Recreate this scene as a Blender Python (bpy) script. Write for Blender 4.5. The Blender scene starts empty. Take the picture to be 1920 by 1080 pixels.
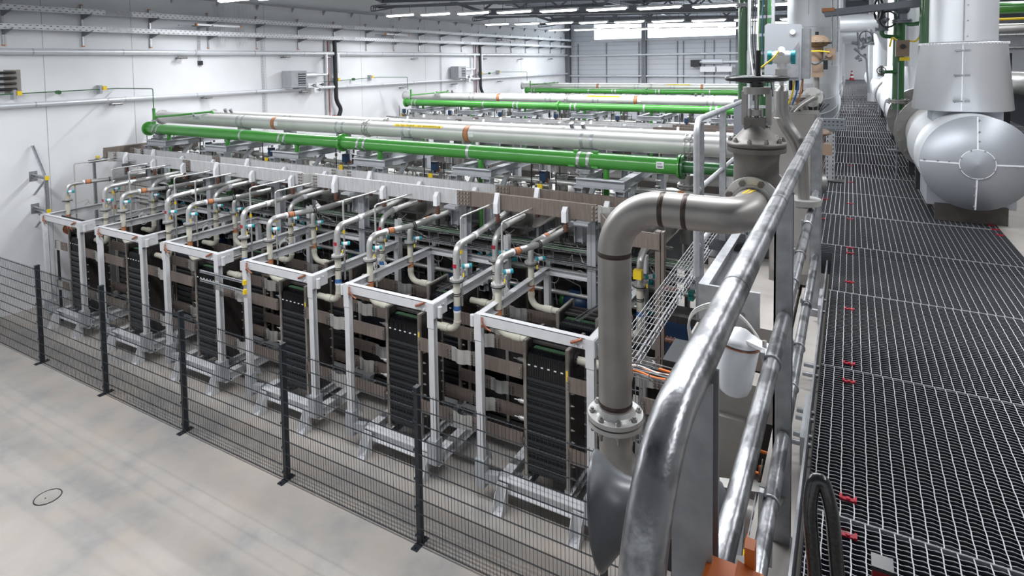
import bpy, math, random
from mathutils import Vector, Matrix
random.seed(7)
PI = math.pi
sc = bpy.context.scene
col = sc.collection

# ------------------------------------------------------------------ camera
CAMH = 6.22
cam_d = bpy.data.cameras.new('camera')
cam = bpy.data.objects.new('camera', cam_d)
col.objects.link(cam)
yaw, pitch, roll = -0.51468226, 0.052821918, -0.014868507
fw = Vector((math.sin(yaw) * math.cos(pitch), math.cos(yaw) * math.cos(pitch), -math.sin(pitch)))
rt = Vector((math.cos(yaw), -math.sin(yaw), 0))
up = rt.cross(fw)
r2 = rt * math.cos(roll) + up * math.sin(roll)
u2 = -rt * math.sin(roll) + up * math.cos(roll)
m = Matrix(((r2.x, u2.x, -fw.x, 0), (r2.y, u2.y, -fw.y, 0), (r2.z, u2.z, -fw.z, CAMH), (0, 0, 0, 1)))
cam.matrix_world = m
cam_d.sensor_width = 36
cam_d.lens = 1125.32 / 1920 * 36
cam_d.shift_y = (176.27 - 540) / 1920
cam_d.clip_start = 0.05
cam_d.clip_end = 300
sc.camera = cam

# ------------------------------------------------------------------ world, light, exposure
sc.view_settings.view_transform = 'Standard'
sc.view_settings.look = 'None'
sc.view_settings.gamma = 1
sc.view_settings.exposure = 0.2
w = bpy.data.worlds.new('world'); sc.world = w; w.use_nodes = True
w.node_tree.nodes['Background'].inputs[0].default_value = (0.93, 0.965, 1.0, 1)
w.node_tree.nodes['Background'].inputs[1].default_value = 0.55

def area(name, loc, sx, sy, power, rot=(0, 0, 0), color=(0.95, 0.97, 1)):
    l = bpy.data.lights.new(name, 'AREA'); l.shape = 'RECTANGLE'; l.size = sx; l.size_y = sy
    l.energy = power; l.color = color
    o = bpy.data.objects.new(name, l); o.location = loc; o.rotation_euler = rot; col.objects.link(o)
    return o
# light of the luminaire rows under the roof beams (one strip per row; the nearest has no modelled lamps)
for yy, pw in ((4.0, 820), (11.8, 850), (19.5, 850), (27.3, 850), (35.0, 800)):
    area('luminaire_and_added_light', (-8.2, yy, 7.75), 17, 0.25, pw)
area('luminaire_and_added_light', (2.5, 12, 8.2), 0.4, 22, 380)  # this strip and the next are added, no luminaires modelled over them
area('luminaire_and_added_light', (2.5, 36, 8.2), 0.4, 18, 520)
# daylight through the window band of the far gable
area('window_daylight', (-9.5, 40.9, 8.3), 13, 1.2, 420, (-PI / 2, 0, 0), (0.85, 0.93, 1))

# ------------------------------------------------------------------ mesh builder
def basis(d):
    d = Vector(d).normalized()
    a = Vector((0, 0, 1)) if abs(d.z) < 0.9 else Vector((1, 0, 0))
    u = d.cross(a).normalized(); v = u.cross(d).normalized()
    return d, u, v
class MB:
    def __init__(s): s.v = []; s.f = []; s.sm = []
    def quadify(s, vs, fs, smooth=False):
        b = len(s.v); s.v += [tuple(x) for x in vs]
        for f in fs: s.f.append(tuple(i + b for i in f)); s.sm.append(smooth)
        return s
    def box(s, x0, x1, y0, y1, z0, z1):
        return s.quadify([(x0,y0,z0),(x1,y0,z0),(x1,y1,z0),(x0,y1,z0),(x0,y0,z1),(x1,y0,z1),(x1,y1,z1),(x0,y1,z1)],
            [(0,3,2,1),(4,5,6,7),(0,1,5,4),(1,2,6,5),(2,3,7,6),(3,0,4,7)])
    def bar(s, p, q, w, h, upv=(0, 0, 1)):
        p = Vector(p); q = Vector(q); d = (q - p).normalized(); upv = Vector(upv)
        if abs(d.dot(upv)) > 0.98: upv = Vector((0, 1, 0))
        a = d.cross(upv).normalized(); b = a.cross(d)
        c = [p - a*w/2 - b*h/2, p + a*w/2 - b*h/2, p + a*w/2 + b*h/2, p - a*w/2 + b*h/2]
        e = [x + (q - p) for x in c]
        return s.quadify(c + e, [(0,1,2,3),(7,6,5,4),(0,4,5,1),(1,5,6,2),(2,6,7,3),(3,7,4,0)])
    def cyl(s, p, q, r, rb=None, n=16, cap=True):
        rb = r if rb is None else rb
        p = Vector(p); q = Vector(q); d, u, v = basis(q - p)
        ring = lambda c, R: [c + (u*math.cos(2*PI*i/n) + v*math.sin(2*PI*i/n))*R for i in range(n)]
        A = ring(p, r); B = ring(q, rb)
        s.quadify(A + B, [(i, (i+1) % n, n+(i+1) % n, n+i) for i in range(n)], True)
        if cap:
            s.quadify(A, [tuple(range(n-1, -1, -1))]); s.quadify(B, [tuple(range(n))])
        return s
    def lathe(s, o, d, prof, n=24, sharp=False):      # prof: (distance along d, radius)
        o = Vector(o); d, u, v = basis(d)
        rings = [[o + d*t + (u*math.cos(2*PI*i/n) + v*math.sin(2*PI*i/n))*max(r, 1e-4) for i in range(n)] for t, r in prof]
        if sharp:
            for a, b in zip(rings, rings[1:]):
                s.quadify(a + b, [(i, (i+1) % n, n+(i+1) % n, n+i) for i in range(n)], True)
        else:
            vs = [x for r in rings for x in r]; fs = []
            for k in range(len(rings)-1):
                fs += [(k*n+i, k*n+(i+1) % n, (k+1)*n+(i+1) % n, (k+1)*n+i) for i in range(n)]
            s.quadify(vs, fs, True)
        return s
    def tube(s, pts, r, n=12, bend=None, cap=True, k=6):
        P = [Vector(p) for p in pts]
        path = [P[0]]
        for i in range(1, len(P)-1):
            a, b, c = P[i-1], P[i], P[i+1]
            bd = bend if bend is not None else r*2.5
            bd = min(bd, (b-a).length*0.49, (c-b).length*0.49)
            d1 = (a-b).normalized(); d2 = (c-b).normalized()
            if d1.dot(d2) < -0.999 or bd < 1e-5: path.append(b); continue
            s0 = b + d1*bd; s1 = b + d2*bd
            th = math.acos(max(-1, min(1, d1.dot(d2)))); R = bd*math.tan(th/2)
            cen = b + (d1+d2).normalized()*(R/math.sin(th/2))
            v0 = s0-cen; v1 = s1-cen; ang = PI-th
            for j in range(k+1):
                t = j/k; w0 = math.sin((1-t)*ang)/math.sin(ang); w1 = math.sin(t*ang)/math.sin(ang)
                path.append(cen + v0*w0 + v1*w1)
        path.append(P[-1])
        d = (path[1]-path[0]).normalized(); _, u, v = basis(d)
        rings = []
        for i, c in enumerate(path):
            if i == 0: t = path[1]-path[0]
            elif i == len(path)-1: t = path[-1]-path[-2]
            else: t = (path[i+1]-path[i]).normalized() + (path[i]-path[i-1]).normalized()
            t = t.normalized()
            u = (u - t*u.dot(t)).normalized(); v = t.cross(u)
            rings.append([c + (u*math.cos(2*PI*j/n) + v*math.sin(2*PI*j/n))*r for j in range(n)])
        vs = [x for q in rings for x in q]; fs = []
        for a in range(len(rings)-1):
            fs += [(a*n+i, a*n+(i+1) % n, (a+1)*n+(i+1) % n, (a+1)*n+i) for i in range(n)]
        s.quadify(vs, fs, True)
        if cap:
            s.quadify(rings[0], [tuple(range(n-1, -1, -1))]); s.quadify(rings[-1], [tuple(range(n))])
        return s
    def torus(s, c, d, R, r, n=32, k=10, sweep=2*PI):
        c = Vector(c); d, u, v = basis(d); vs = []; fs = []
        for i in range(n):
            a = sweep*i/n; e = u*math.cos(a) + v*math.sin(a)
            for j in range(k):
                b = 2*PI*j/k; vs.append(c + e*(R + r*math.cos(b)) + d*r*math.sin(b))
        for i in range(n):
            for j in range(k): fs.append((i*k+j, ((i+1) % n)*k+j, ((i+1) % n)*k+(j+1) % k, i*k+(j+1) % k))
        return s.quadify(vs, fs, True)
    def sphere(s, c, r, n=16, k=10):
        return s.lathe(Vector(c) - Vector((0,0,r)), (0,0,1), [(r - r*math.cos(PI*i/k), r*math.sin(PI*i/k)) for i in range(k+1)], n)
    def prism(s, poly, axis, a, b):                   # poly in the two remaining axes
        def mk(p, t): return {0: (t, p[0], p[1]), 1: (p[0], t, p[1]), 2: (p[0], p[1], t)}[axis]
        n = len(poly); A = [mk(p, a) for p in poly]; B = [mk(p, b) for p in poly]
        return s.quadify(A + B, [tuple(range(n-1, -1, -1)), tuple(range(n, 2*n))] + [(i, (i+1) % n, n+(i+1) % n, n+i) for i in range(n)])
    def bolts(s, c, d, R, n, r=0.012, h=0.02, ph=0.0, both=0):
        c = Vector(c); d, u, v = basis(d)
        for i in range(n):
            a = 2*PI*(i+ph)/n; p = c + (u*math.cos(a) + v*math.sin(a))*R
            s.cyl(p - d*both, p + d*h, r, n=6)
        return s
    def flange(s, c, d, R, t=0.02, n=24, nb=8, gap=0.006):
        c = Vector(c); d = Vector(d).normalized()
        s.cyl(c - d*(t+gap), c - d*gap, R, n=n); s.cyl(c + d*gap, c + d*(t+gap), R, n=n); s.cyl(c - d*gap, c + d*gap, R*0.8, n=n)
        s.bolts(c, d, R*0.8, nb, R*0.09, t+gap+R*0.1, 0.5, t+gap+R*0.1)
        return s
    def channel(s, p, q, w, h, t=0.008, upv=(0, 0, 1), flip=1):   # U section: web + two flanges
        p = Vector(p); q = Vector(q); d = (q-p).normalized(); upv = Vector(upv)
        if abs(d.dot(upv)) > 0.98: upv = Vector((0, 1, 0))
        a = d.cross(upv).normalized()*flip; b = upv - d*upv.dot(d); b.normalize()
        s.bar(p - a*(w/2-t/2), q - a*(w/2-t/2), t, h, upv)
        s.bar(p + b*(h/2-t/2), q + b*(h/2-t/2), w, t, upv)
        s.bar(p - b*(h/2-t/2), q - b*(h/2-t/2), w, t, upv)
        return s
    def ibeam(s, p, q, w, h, t=0.012, upv=(0, 0, 1)):
        p = Vector(p); q = Vector(q); d = (q-p).normalized(); upv = Vector(upv)
        if abs(d.dot(upv)) > 0.98: upv = Vector((0, 1, 0))
        b = upv - d*upv.dot(d); b.normalize()
        s.bar(p, q, t, h, upv); s.bar(p + b*(h/2-t/2), q + b*(h/2-t/2), w, t, upv); s.bar(p - b*(h/2-t/2), q - b*(h/2-t/2), w, t, upv)
        return s

# ------------------------------------------------------------------ materials
def mat(name, c, rough=0.5, metal=0.0, var=0.0, vscale=6, stretch=(1, 1, 1), bump=0.0, bscale=60, emit=None, coat=0.0, dark=None, rvar=0.0):
    M_ = bpy.data.materials.new(name); M_.use_nodes = True
    nt = M_.node_tree; b = nt.nodes['Principled BSDF']
    b.inputs['Base Color'].default_value = (*c, 1); b.inputs['Roughness'].default_value = rough; b.inputs['Metallic'].default_value = metal
    if coat: b.inputs['Coat Weight'].default_value = coat
    if emit: b.inputs['Emission Color'].default_value = (*c, 1); b.inputs['Emission Strength'].default_value = emit
    if var or bump or rvar:
        tc = nt.nodes.new('ShaderNodeTexCoord'); mp = nt.nodes.new('ShaderNodeMapping'); mp.inputs['Scale'].default_value = stretch
        geo = nt.nodes.new('ShaderNodeNewGeometry')
        nt.links.new(geo.outputs['Position'], mp.inputs[0])
    if var:
        n = nt.nodes.new('ShaderNodeTexNoise'); n.inputs['Scale'].default_value = vscale; n.inputs['Detail'].default_value = 6
        nt.links.new(mp.outputs[0], n.inputs['Vector'])
        r = nt.nodes.new('ShaderNodeValToRGB'); r.color_ramp.elements[0].position = 0.32; r.color_ramp.elements[1].position = 0.68
        d = dark or tuple(x*(1-var) for x in c)
        r.color_ramp.elements[0].color = (*d, 1); r.color_ramp.elements[1].color = (*c, 1)
        nt.links.new(n.outputs['Fac'], r.inputs[0]); nt.links.new(r.outputs[0], b.inputs['Base Color'])
        if rvar:
            mr = nt.nodes.new('ShaderNodeMapRange'); mr.inputs['To Min'].default_value = rough+rvar; mr.inputs['To Max'].default_value = max(0.05, rough-rvar)
            nt.links.new(n.outputs['Fac'], mr.inputs['Value']); nt.links.new(mr.outputs[0], b.inputs['Roughness'])
    if bump:
        n2 = nt.nodes.new('ShaderNodeTexNoise'); n2.inputs['Scale'].default_value = bscale
        nt.links.new(mp.outputs[0], n2.inputs['Vector'])
        bp = nt.nodes.new('ShaderNodeBump'); bp.inputs['Strength'].default_value = bump; bp.inputs['Distance'].default_value = 0.01
        nt.links.new(n2.outputs['Fac'], bp.inputs['Height']); nt.links.new(bp.outputs[0], b.inputs['Normal'])
    return M_
white = mat('white_painted_steel', (0.66, 0.665, 0.68), 0.35, 0.0, 0.10, 5)
greypaint = mat('grey_painted_steel', (0.40, 0.415, 0.44), 0.4, 0.0, 0.12, 5)
galv = mat('galvanised_steel', (0.56, 0.575, 0.60), 0.38, 0.55, 0.25, 12, rvar=0.1)
traym = mat('bright_galvanised_tray', (0.82, 0.84, 0.87), 0.4, 0.05, 0.12, 4)
wallpipe = mat('wall_pipe_jacket', (0.74, 0.76, 0.80), 0.33, 0.3, 0.05, 4)
stain = mat('brushed_stainless_steel', (0.36, 0.35, 0.335), 0.38, 0.75, 0.18, 4, rvar=0.08)
stain_l = mat('bright_stainless_steel', (0.60, 0.595, 0.58), 0.36, 0.6, 0.16, 3, rvar=0.08)
pickled = mat('pickled_stainless_pipe', (0.40, 0.38, 0.36), 0.40, 0.55, 0.22, 5, rvar=0.1)
weldm = mat('weld_heat_tint', (0.085, 0.065, 0.055), 0.45, 0.6, 0.4, 30)
cast = mat('cast_stainless_valve_body', (0.20, 0.188, 0.175), 0.5, 0.6, 0.12, 10, bump=0.15, bscale=260)
cream = mat('cream_polypropylene', (0.62, 0.595, 0.50), 0.38, 0.0, 0.08, 8)
copper = mat('copper_braid', (0.50, 0.20, 0.12), 0.4, 0.7, 0.4, 40)
alu = mat('aluminium_busbar', (0.64, 0.64, 0.65), 0.5, 0.35, 0.22, 9, (4, 4, 0.35))
brown = mat('tinned_copper_bar', (0.24, 0.195, 0.17), 0.45, 0.25, 0.3, 7, (6, 6, 0.4))
darkplate = mat('dark_end_plate', (0.065, 0.058, 0.055), 0.4, 0.4, 0.35, 6, (3, 3, 0.6))
endplate = mat('bronze_end_plate_edge', (0.34, 0.31, 0.28), 0.45, 0.4, 0.2, 10)
cell = mat('black_cell_plastic', (0.008, 0.009, 0.012), 0.22, 0.0, 0.3, 12)
cellfin = mat('black_cell_fin', (0.007, 0.008, 0.011), 0.35)
tooth = mat('silver_contact_pins', (0.14, 0.16, 0.16), 0.35, 0.5)
greenwire = mat('green_wires', (0.07, 0.15, 0.08), 0.5)
pipe_dark = mat('shaded_old_steel', (0.16, 0.155, 0.15), 0.45, 0.6)
rubber = mat('black_rubber', (0.015, 0.016, 0.018), 0.45)
black = mat('black_plastic', (0.012, 0.013, 0.015), 0.3)
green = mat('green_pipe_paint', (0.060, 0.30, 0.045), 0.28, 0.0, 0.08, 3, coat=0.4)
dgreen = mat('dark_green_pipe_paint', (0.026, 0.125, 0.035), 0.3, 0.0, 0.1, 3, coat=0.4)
fence_m = mat('anthracite_fence_paint', (0.013, 0.018, 0.024), 0.45)
orange = mat('orange_label', (0.50, 0.20, 0.08), 0.5)
maroon = mat('dark_red_label_edge', (0.22, 0.04, 0.03), 0.5)
red = mat('red_plastic', (0.36, 0.012, 0.03), 0.4)
blue = mat('blue_label', (0.05, 0.16, 0.42), 0.5)
whitel = mat('white_label', (0.82, 0.83, 0.85), 0.5)
yellow = mat('yellow_plastic', (0.85, 0.60, 0.02), 0.45)
teal = mat('teal_cap', (0.02, 0.30, 0.36), 0.4)
tan = mat('tan_actuator_paint', (0.24, 0.17, 0.12), 0.45)
navy = mat('dark_blue_pump_paint', (0.012, 0.035, 0.085), 0.4)
ceramic = mat('brown_insulator', (0.12, 0.05, 0.035), 0.3)
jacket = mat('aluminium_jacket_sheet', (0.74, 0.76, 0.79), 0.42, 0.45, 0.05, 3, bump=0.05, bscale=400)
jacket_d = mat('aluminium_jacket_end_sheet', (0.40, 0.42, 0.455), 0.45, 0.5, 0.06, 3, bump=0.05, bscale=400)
concrete = mat('grey_concrete', (0.37, 0.345, 0.32), 0.8, 0.0, 0.22, 3, bump=0.2, bscale=40)
railm = mat('worn_galvanised_handrail', (0.40, 0.405, 0.42), 0.33, 0.85, 0.6, 15, (1, 0.55, 1), dark=(0.13, 0.133, 0.14), rvar=0.14, bump=0.10, bscale=90)
for nd in railm.node_tree.nodes:
    if nd.bl_idname == 'ShaderNodeValToRGB': nd.color_ramp.elements[0].position = 0.41; nd.color_ramp.elements[1].position = 0.52
railpost = mat('galvanised_post', (0.42, 0.43, 0.45), 0.45, 0.7, 0.3, 16, rvar=0.1)
gratem = mat('galvanised_grating_cross_rods', (0.52, 0.53, 0.55), 0.4, 0.5)
satin = mat('satin_header_pipe', (0.66, 0.655, 0.64), 0.42, 0.3, 0.10, 2)
grated = mat('shaded_galvanised_bearing_bars', (0.075, 0.08, 0.088), 0.5, 0.5)  # occlusion between the bars is put into this dark colour
shaft = mat('dark_steel_and_shade', (0.03, 0.032, 0.035), 0.6, 0.2)
hornm = mat('grey_horn_plastic', (0.10, 0.105, 0.115), 0.32)
lampw = mat('white_lamp_glass', (0.75, 0.77, 0.80), 0.25)
ltube = mat('lamp_diffuser', (1.0, 1.0, 1.0), 0.5, emit=9.0)
roofm = mat('roof_steel_dark', (0.21, 0.225, 0.25), 0.5, 0.3, 0.1, 4)
boxgrey = mat('grey_control_box', (0.33, 0.345, 0.37), 0.4)
ocable = mat('orange_cable', (0.60, 0.14, 0.02), 0.5)
wcable = mat('white_cable', (0.62, 0.62, 0.60), 0.5)
brick = mat('grey_block', (0.42, 0.41, 0.39), 0.8)

def brick_material():
    M_ = bpy.data.materials.new('grey_block_masonry'); M_.use_nodes = True; nt = M_.node_tree; b = nt.nodes['Principled BSDF']
    g = nt.nodes.new('ShaderNodeNewGeometry'); mp = nt.nodes.new('ShaderNodeMapping')
    mp.inputs['Rotation'].default_value = (PI/2, 0, 0)
    sx = nt.nodes.new('ShaderNodeSeparateXYZ'); cx = nt.nodes.new('ShaderNodeCombineXYZ'); ad = nt.nodes.new('ShaderNodeMath'); ad.operation = 'ADD'
    nt.links.new(g.outputs['Position'], sx.inputs[0]); nt.links.new(sx.outputs[0], ad.inputs[0]); nt.links.new(sx.outputs[1], ad.inputs[1])
    nt.links.new(ad.outputs[0], cx.inputs[0]); nt.links.new(sx.outputs[2], cx.inputs[1])
    br = nt.nodes.new('ShaderNodeTexBrick'); br.inputs['Scale'].default_value = 1.0; br.inputs['Brick Width'].default_value = 0.5; br.inputs['Row Height'].default_value = 0.25
    br.inputs['Mortar Size'].default_value = 0.012
    br.inputs['Color1'].default_value = (0.52, 0.5, 0.47, 1); br.inputs['Color2'].default_value = (0.40, 0.39, 0.37, 1); br.inputs['Mortar'].default_value = (0.10, 0.09, 0.085, 1)
    nt.links.new(cx.outputs[0], br.inputs[0]); nt.links.new(br.outputs[0], b.inputs['Base Color']); b.inputs['Roughness'].default_value = 0.8
    return M_
brick = brick_material()
def floor_material():
    M_ = bpy.data.materials.new('polished_concrete_floor'); M_.use_nodes = True; nt = M_.node_tree; b = nt.nodes['Principled BSDF']
    g = nt.nodes.new('ShaderNodeNewGeometry')
    n = nt.nodes.new('ShaderNodeTexNoise'); n.inputs['Scale'].default_value = 0.55; n.inputs['Detail'].default_value = 7; n.inputs['Roughness'].default_value = 0.62
    n2 = nt.nodes.new('ShaderNodeTexNoise'); n2.inputs['Scale'].default_value = 1.6; n2.inputs['Detail'].default_value = 4
    nt.links.new(g.outputs['Position'], n.inputs[0]); nt.links.new(g.outputs['Position'], n2.inputs[0])
    r = nt.nodes.new('ShaderNodeValToRGB'); e = r.color_ramp.elements
    e[0].position = 0.30; e[0].color = (0.25, 0.255, 0.265, 1); e[1].position = 0.66; e[1].color = (0.47, 0.425, 0.385, 1)
    e2 = r.color_ramp.elements.new(0.48); e2.color = (0.385, 0.36, 0.335, 1)
    nt.links.new(n.outputs['Fac'], r.inputs[0])
    mx = nt.nodes.new('ShaderNodeMix'); mx.data_type = 'RGBA'; mx.inputs[7].default_value = (0.45, 0.38, 0.32, 1)
    r2_ = nt.nodes.new('ShaderNodeMapRange'); r2_.inputs[1].default_value = 0.5; r2_.inputs[2].default_value = 0.75; r2_.inputs[4].default_value = 0.6
    nt.links.new(n2.outputs['Fac'], r2_.inputs[0]); nt.links.new(r2_.outputs[0], mx.inputs[0]); nt.links.new(r.outputs[0], mx.inputs[6])
    nt.links.new(mx.outputs[2], b.inputs['Base Color'])
    b.inputs['Roughness'].default_value = 0.42
    return M_
floor_m = floor_material()
wall_m = mat('white_painted_concrete_wall', (0.80, 0.81, 0.83), 0.7, 0.0, 0.05, 1.2, bump=0.05, bscale=8)
def cladding_material():
    M_ = bpy.data.materials.new('ribbed_grey_wall_cladding'); M_.use_nodes = True; nt = M_.node_tree; b = nt.nodes['Principled BSDF']
    g = nt.nodes.new('ShaderNodeNewGeometry'); wv = nt.nodes.new('ShaderNodeTexWave'); wv.bands_direction = 'Z'; wv.inputs['Scale'].default_value = 0.9
    nt.links.new(g.outputs['Position'], wv.inputs[0])
    r = nt.nodes.new('ShaderNodeValToRGB'); e = r.color_ramp.elements
    e[0].position = 0.0; e[0].color = (0.45, 0.47, 0.51, 1); e[1].position = 0.10; e[1].color = (0.60, 0.62, 0.66, 1)
    nt.links.new(wv.outputs['Fac'], r.inputs[0]); nt.links.new(r.outputs[0], b.inputs['Base Color']); b.inputs['Roughness'].default_value = 0.5
    bp = nt.nodes.new('ShaderNodeBump'); bp.inputs['Strength'].default_value = 0.4; nt.links.new(wv.outputs['Fac'], bp.inputs['Height']); nt.links.new(bp.outputs[0], b.inputs['Normal'])
    return M_
clad_m = cladding_material()

# ------------------------------------------------------------------ object helpers
def mesh_of(name, mb, material, off=Vector((0, 0, 0))):
    me = bpy.data.meshes.new(name)
    me.from_pydata([(x[0]-off.x, x[1]-off.y, x[2]-off.z) for x in mb.v], [], mb.f)
    me.polygons.foreach_set('use_smooth', mb.sm)
    me.materials.append(material); me.update()
    return me
ROOT = {}
def thing(name, label, cat, loc=(0, 0, 0), group=None):
    o = bpy.data.objects.new(name, None); o.empty_display_size = 0.1; o.location = loc; col.objects.link(o)
    o['label'] = label; o['category'] = cat
    if group: o['group'] = group
    ROOT[o.name] = Vector(loc)
    return o
def part(name, mb, material, parent, label=None):
    rt_ = parent
    while rt_.parent: rt_ = rt_.parent
    if name not in PATTERNED:
        ps = split_mb(mb)
        for q in ps[1:]: part_one(name, q, material, parent, rt_, label)
        mb = ps[0]
    return part_one(name, mb, material, parent, rt_, label)
def part_one(name, mb, material, parent, rt_, label):
    o = bpy.data.objects.new(name, mesh_of(name, mb, material, ROOT[rt_.name])); o.parent = parent; col.objects.link(o)
    if label: o['label'] = label
    return o
PATTERNED = set('bolt nut rivet seam slots rung cell_pack cell_fin contact_pins wire_mesh cable threaded_stem panel_clip rail_clamp louvre sticker_print strip_writing text_strip crimped_rim wire_comb top_clamp white_marker rod gauge fitting valve grille base_frame back_plate frame web hanger handwheel body fan_cover insulator steel_section plastic_section flange pressure_plate lower_chord tray bell housing'.split())
def split_mb(mb, tol=0.004):
    n = len(mb.f)
    if n < 2: return [mb]
    # islands by shared vertices
    par = list(range(len(mb.v)))
    def fd(a):
        while par[a] != a: par[a] = par[par[a]]; a = par[a]
        return a
    for f in mb.f:
        a = fd(f[0])
        for i in f[1:]: par[fd(i)] = a
    isl = {}
    for k, f in enumerate(mb.f): isl.setdefault(fd(f[0]), []).append(k)
    keys = list(isl)
    if len(keys) > 60: return [mb]
    bb = []
    for q in keys:
        vs = [mb.v[i] for k in isl[q] for i in mb.f[k]]
        bb.append([min(v[a] for v in vs)-tol for a in range(3)] + [max(v[a] for v in vs)+tol for a in range(3)])
    g = list(range(len(keys)))
    def fg(a):
        while g[a] != a: a = g[a]
        return a
    for i in range(len(keys)):
        for j in range(i):
            A, B = bb[i], bb[j]
            if all(A[a] <= B[a+3] and B[a] <= A[a+3] for a in range(3)): g[fg(i)] = fg(j)
    out = {}
    for i, q in enumerate(keys): out.setdefault(fg(i), []).extend(isl[q])
    if len(out) < 2 or len(out) > 24: return [mb]
    res = []
    for fl in out.values():
        m_ = MB(); mp = {}
        for k in fl:
            ff = []
            for i in mb.f[k]:
                if i not in mp: mp[i] = len(m_.v); m_.v.append(mb.v[i])
                ff.append(mp[i])
            m_.f.append(tuple(ff)); m_.sm.append(mb.sm[k])
        res.append(m_)
    return res
def single(name, mb, material, label, cat, loc=(0, 0, 0), group=None):
    o = bpy.data.objects.new(name, mesh_of(name, mb, material, Vector(loc))); o.location = loc; col.objects.link(o)
    o['label'] = label; o['category'] = cat
    if group: o['group'] = group
    ROOT[o.name] = Vector(loc)
    return o
def struct(name, mb, material):
    o = bpy.data.objects.new(name, mesh_of(name, mb, material)); col.objects.link(o); o['kind'] = 'structure'
    return o
def copy_tree(o, delta=(0, 0, 0), label=None, group=None, parent=None):
    c = o.copy(); col.objects.link(c)
    if parent is not None: c.parent = parent
    else:
        c.location = o.location + Vector(delta); ROOT[c.name] = Vector(c.location)
        if label: c['label'] = label
        if group: c['group'] = group
    for ch in list(o.children):
        if ch is not c: copy_tree(ch, parent=c)
    return c
def text_mb(txt, size):
    cu = bpy.data.curves.new('t', 'FONT'); cu.body = txt; cu.size = size; cu.extrude = 0.0
    o = bpy.data.objects.new('t', cu); col.objects.link(o)
    dg = bpy.context.evaluated_depsgraph_get(); me = bpy.data.meshes.new_from_object(o.evaluated_get(dg))
    vs = [tuple(v.co) for v in me.vertices]; fs = [tuple(p.vertices) for p in me.polygons]
    bpy.data.objects.remove(o); bpy.data.curves.remove(cu); bpy.data.meshes.remove(me)
    return vs, fs
def text_on(mb, txt, size, origin, xd, yd, nrm=0.002):
    vs, fs = text_mb(txt, size); xd = Vector(xd); yd = Vector(yd); n = xd.cross(yd)
    mb.quadify([Vector(origin) + xd*v[0] + yd*v[1] + n*nrm for v in vs], fs)
    return mb
# ================================================================== SETTING
WX, BY, EY, WK = -18.53, 41.2, 47.0, 4.70
b = MB().box(WX, 9.0, -9, EY, -0.2, 0.0); struct('floor', b, floor_m)
b = MB().box(WX-0.3, WX, -9, BY, 0, 9.9); struct('wall_left', b, wall_m)
b = MB()
b.box(WX-0.3, -2.0, BY, BY+0.25, 0, 7.72); b.box(WX-0.3, -2.0, BY, BY+0.25, 8.98, 9.9)
b.box(WX-0.3, -16.42, BY, BY+0.25, 7.72, 8.98); b.box(-2.6, -2.0, BY, BY+0.25, 7.72, 8.98)
b.box(-2.0, -1.8, BY, EY, 0, 9.9)
struct('wall_back', b, clad_m)
b = MB().box(-2.0, 9.2, EY, EY+0.25, 0, 9.9); struct('wall_back', b, wall_m)
b = MB().box(9.0, 9.25, -9, EY, 0, 9.9); struct('wall_right', b, wall_m)
b = MB().box(WX-0.3, 9.25, -9, EY, 9.75, 9.9)
for k in range(60): b.box(WX, 9.0, -8.8+k*0.93, -8.62+k*0.93, 9.68, 9.75)
deckm = mat('light_roof_deck', (0.42, 0.45, 0.50), 0.5)
struct('ceiling', b, deckm)
# cladding rails of the gable, panel joints of the long wall
for k, x in enumerate((-12.58, -6.35)):
    struct('trim_%d' % (k+1), MB().ibeam((x, BY-0.16, 0), (x, BY-0.16, 9.7), 0.3, 0.3, 0.014, (0, 1, 0)), roofm)
struct('trim_3', MB().ibeam((WX+0.22, BY-0.2, 0), (WX+0.22, BY-0.2, 9.7), 0.3, 0.3, 0.014, (0, 1, 0)), roofm)
b = MB()
for y in (7.72, 9.97, 14.6, 19.5, 24.0, 29.0, 34.0): b.box(WX, WX+0.004, y, y+0.012, 0, 8.4)
struct('trim_4', b, mat('grey_joint_sealant', (0.42, 0.42, 0.43), 0.7))
b = MB().box(WX, WX+0.16, -9, BY, 8.40, 8.46)
for k in range(24): b.prism([(WX, 8.40), (WX+0.16, 8.40), (WX, 8.22)], 1, 5.0+k*1.55, 5.04+k*1.55)
struct('trim_5', b, greypaint)
for k, (x0, x1) in enumerate(((-16.42, -12.72), (-12.44, -6.5), (-6.2, -2.6))):
    fr = MB(); fr.box(x0, x1, BY+0.02, BY+0.1, 7.70, 7.77); fr.box(x0, x1, BY+0.02, BY+0.1, 8.93, 9.0)
    for x in (x0, x1-0.06): fr.box(x, x+0.06, BY+0.02, BY+0.1, 7.7, 9.0)
    o = struct('window_%d' % (k+1), fr, white)
    pane = MB().box(x0+0.06, x1-0.06, BY+0.05, BY+0.07, 7.77, 8.93)
    g = bpy.data.materials.get('bright_window_glazing') or mat('bright_window_glazing', (0.93, 0.97, 1.0), 0.3, emit=1.6)
    p_ = bpy.data.objects.new('glazing', mesh_of('glazing', pane, g)); p_.parent = o; col.objects.link(p_)
struct('trim_6', MB().box(-16.6, -2.4, BY-0.12, BY, 7.60, 7.70), white)

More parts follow.
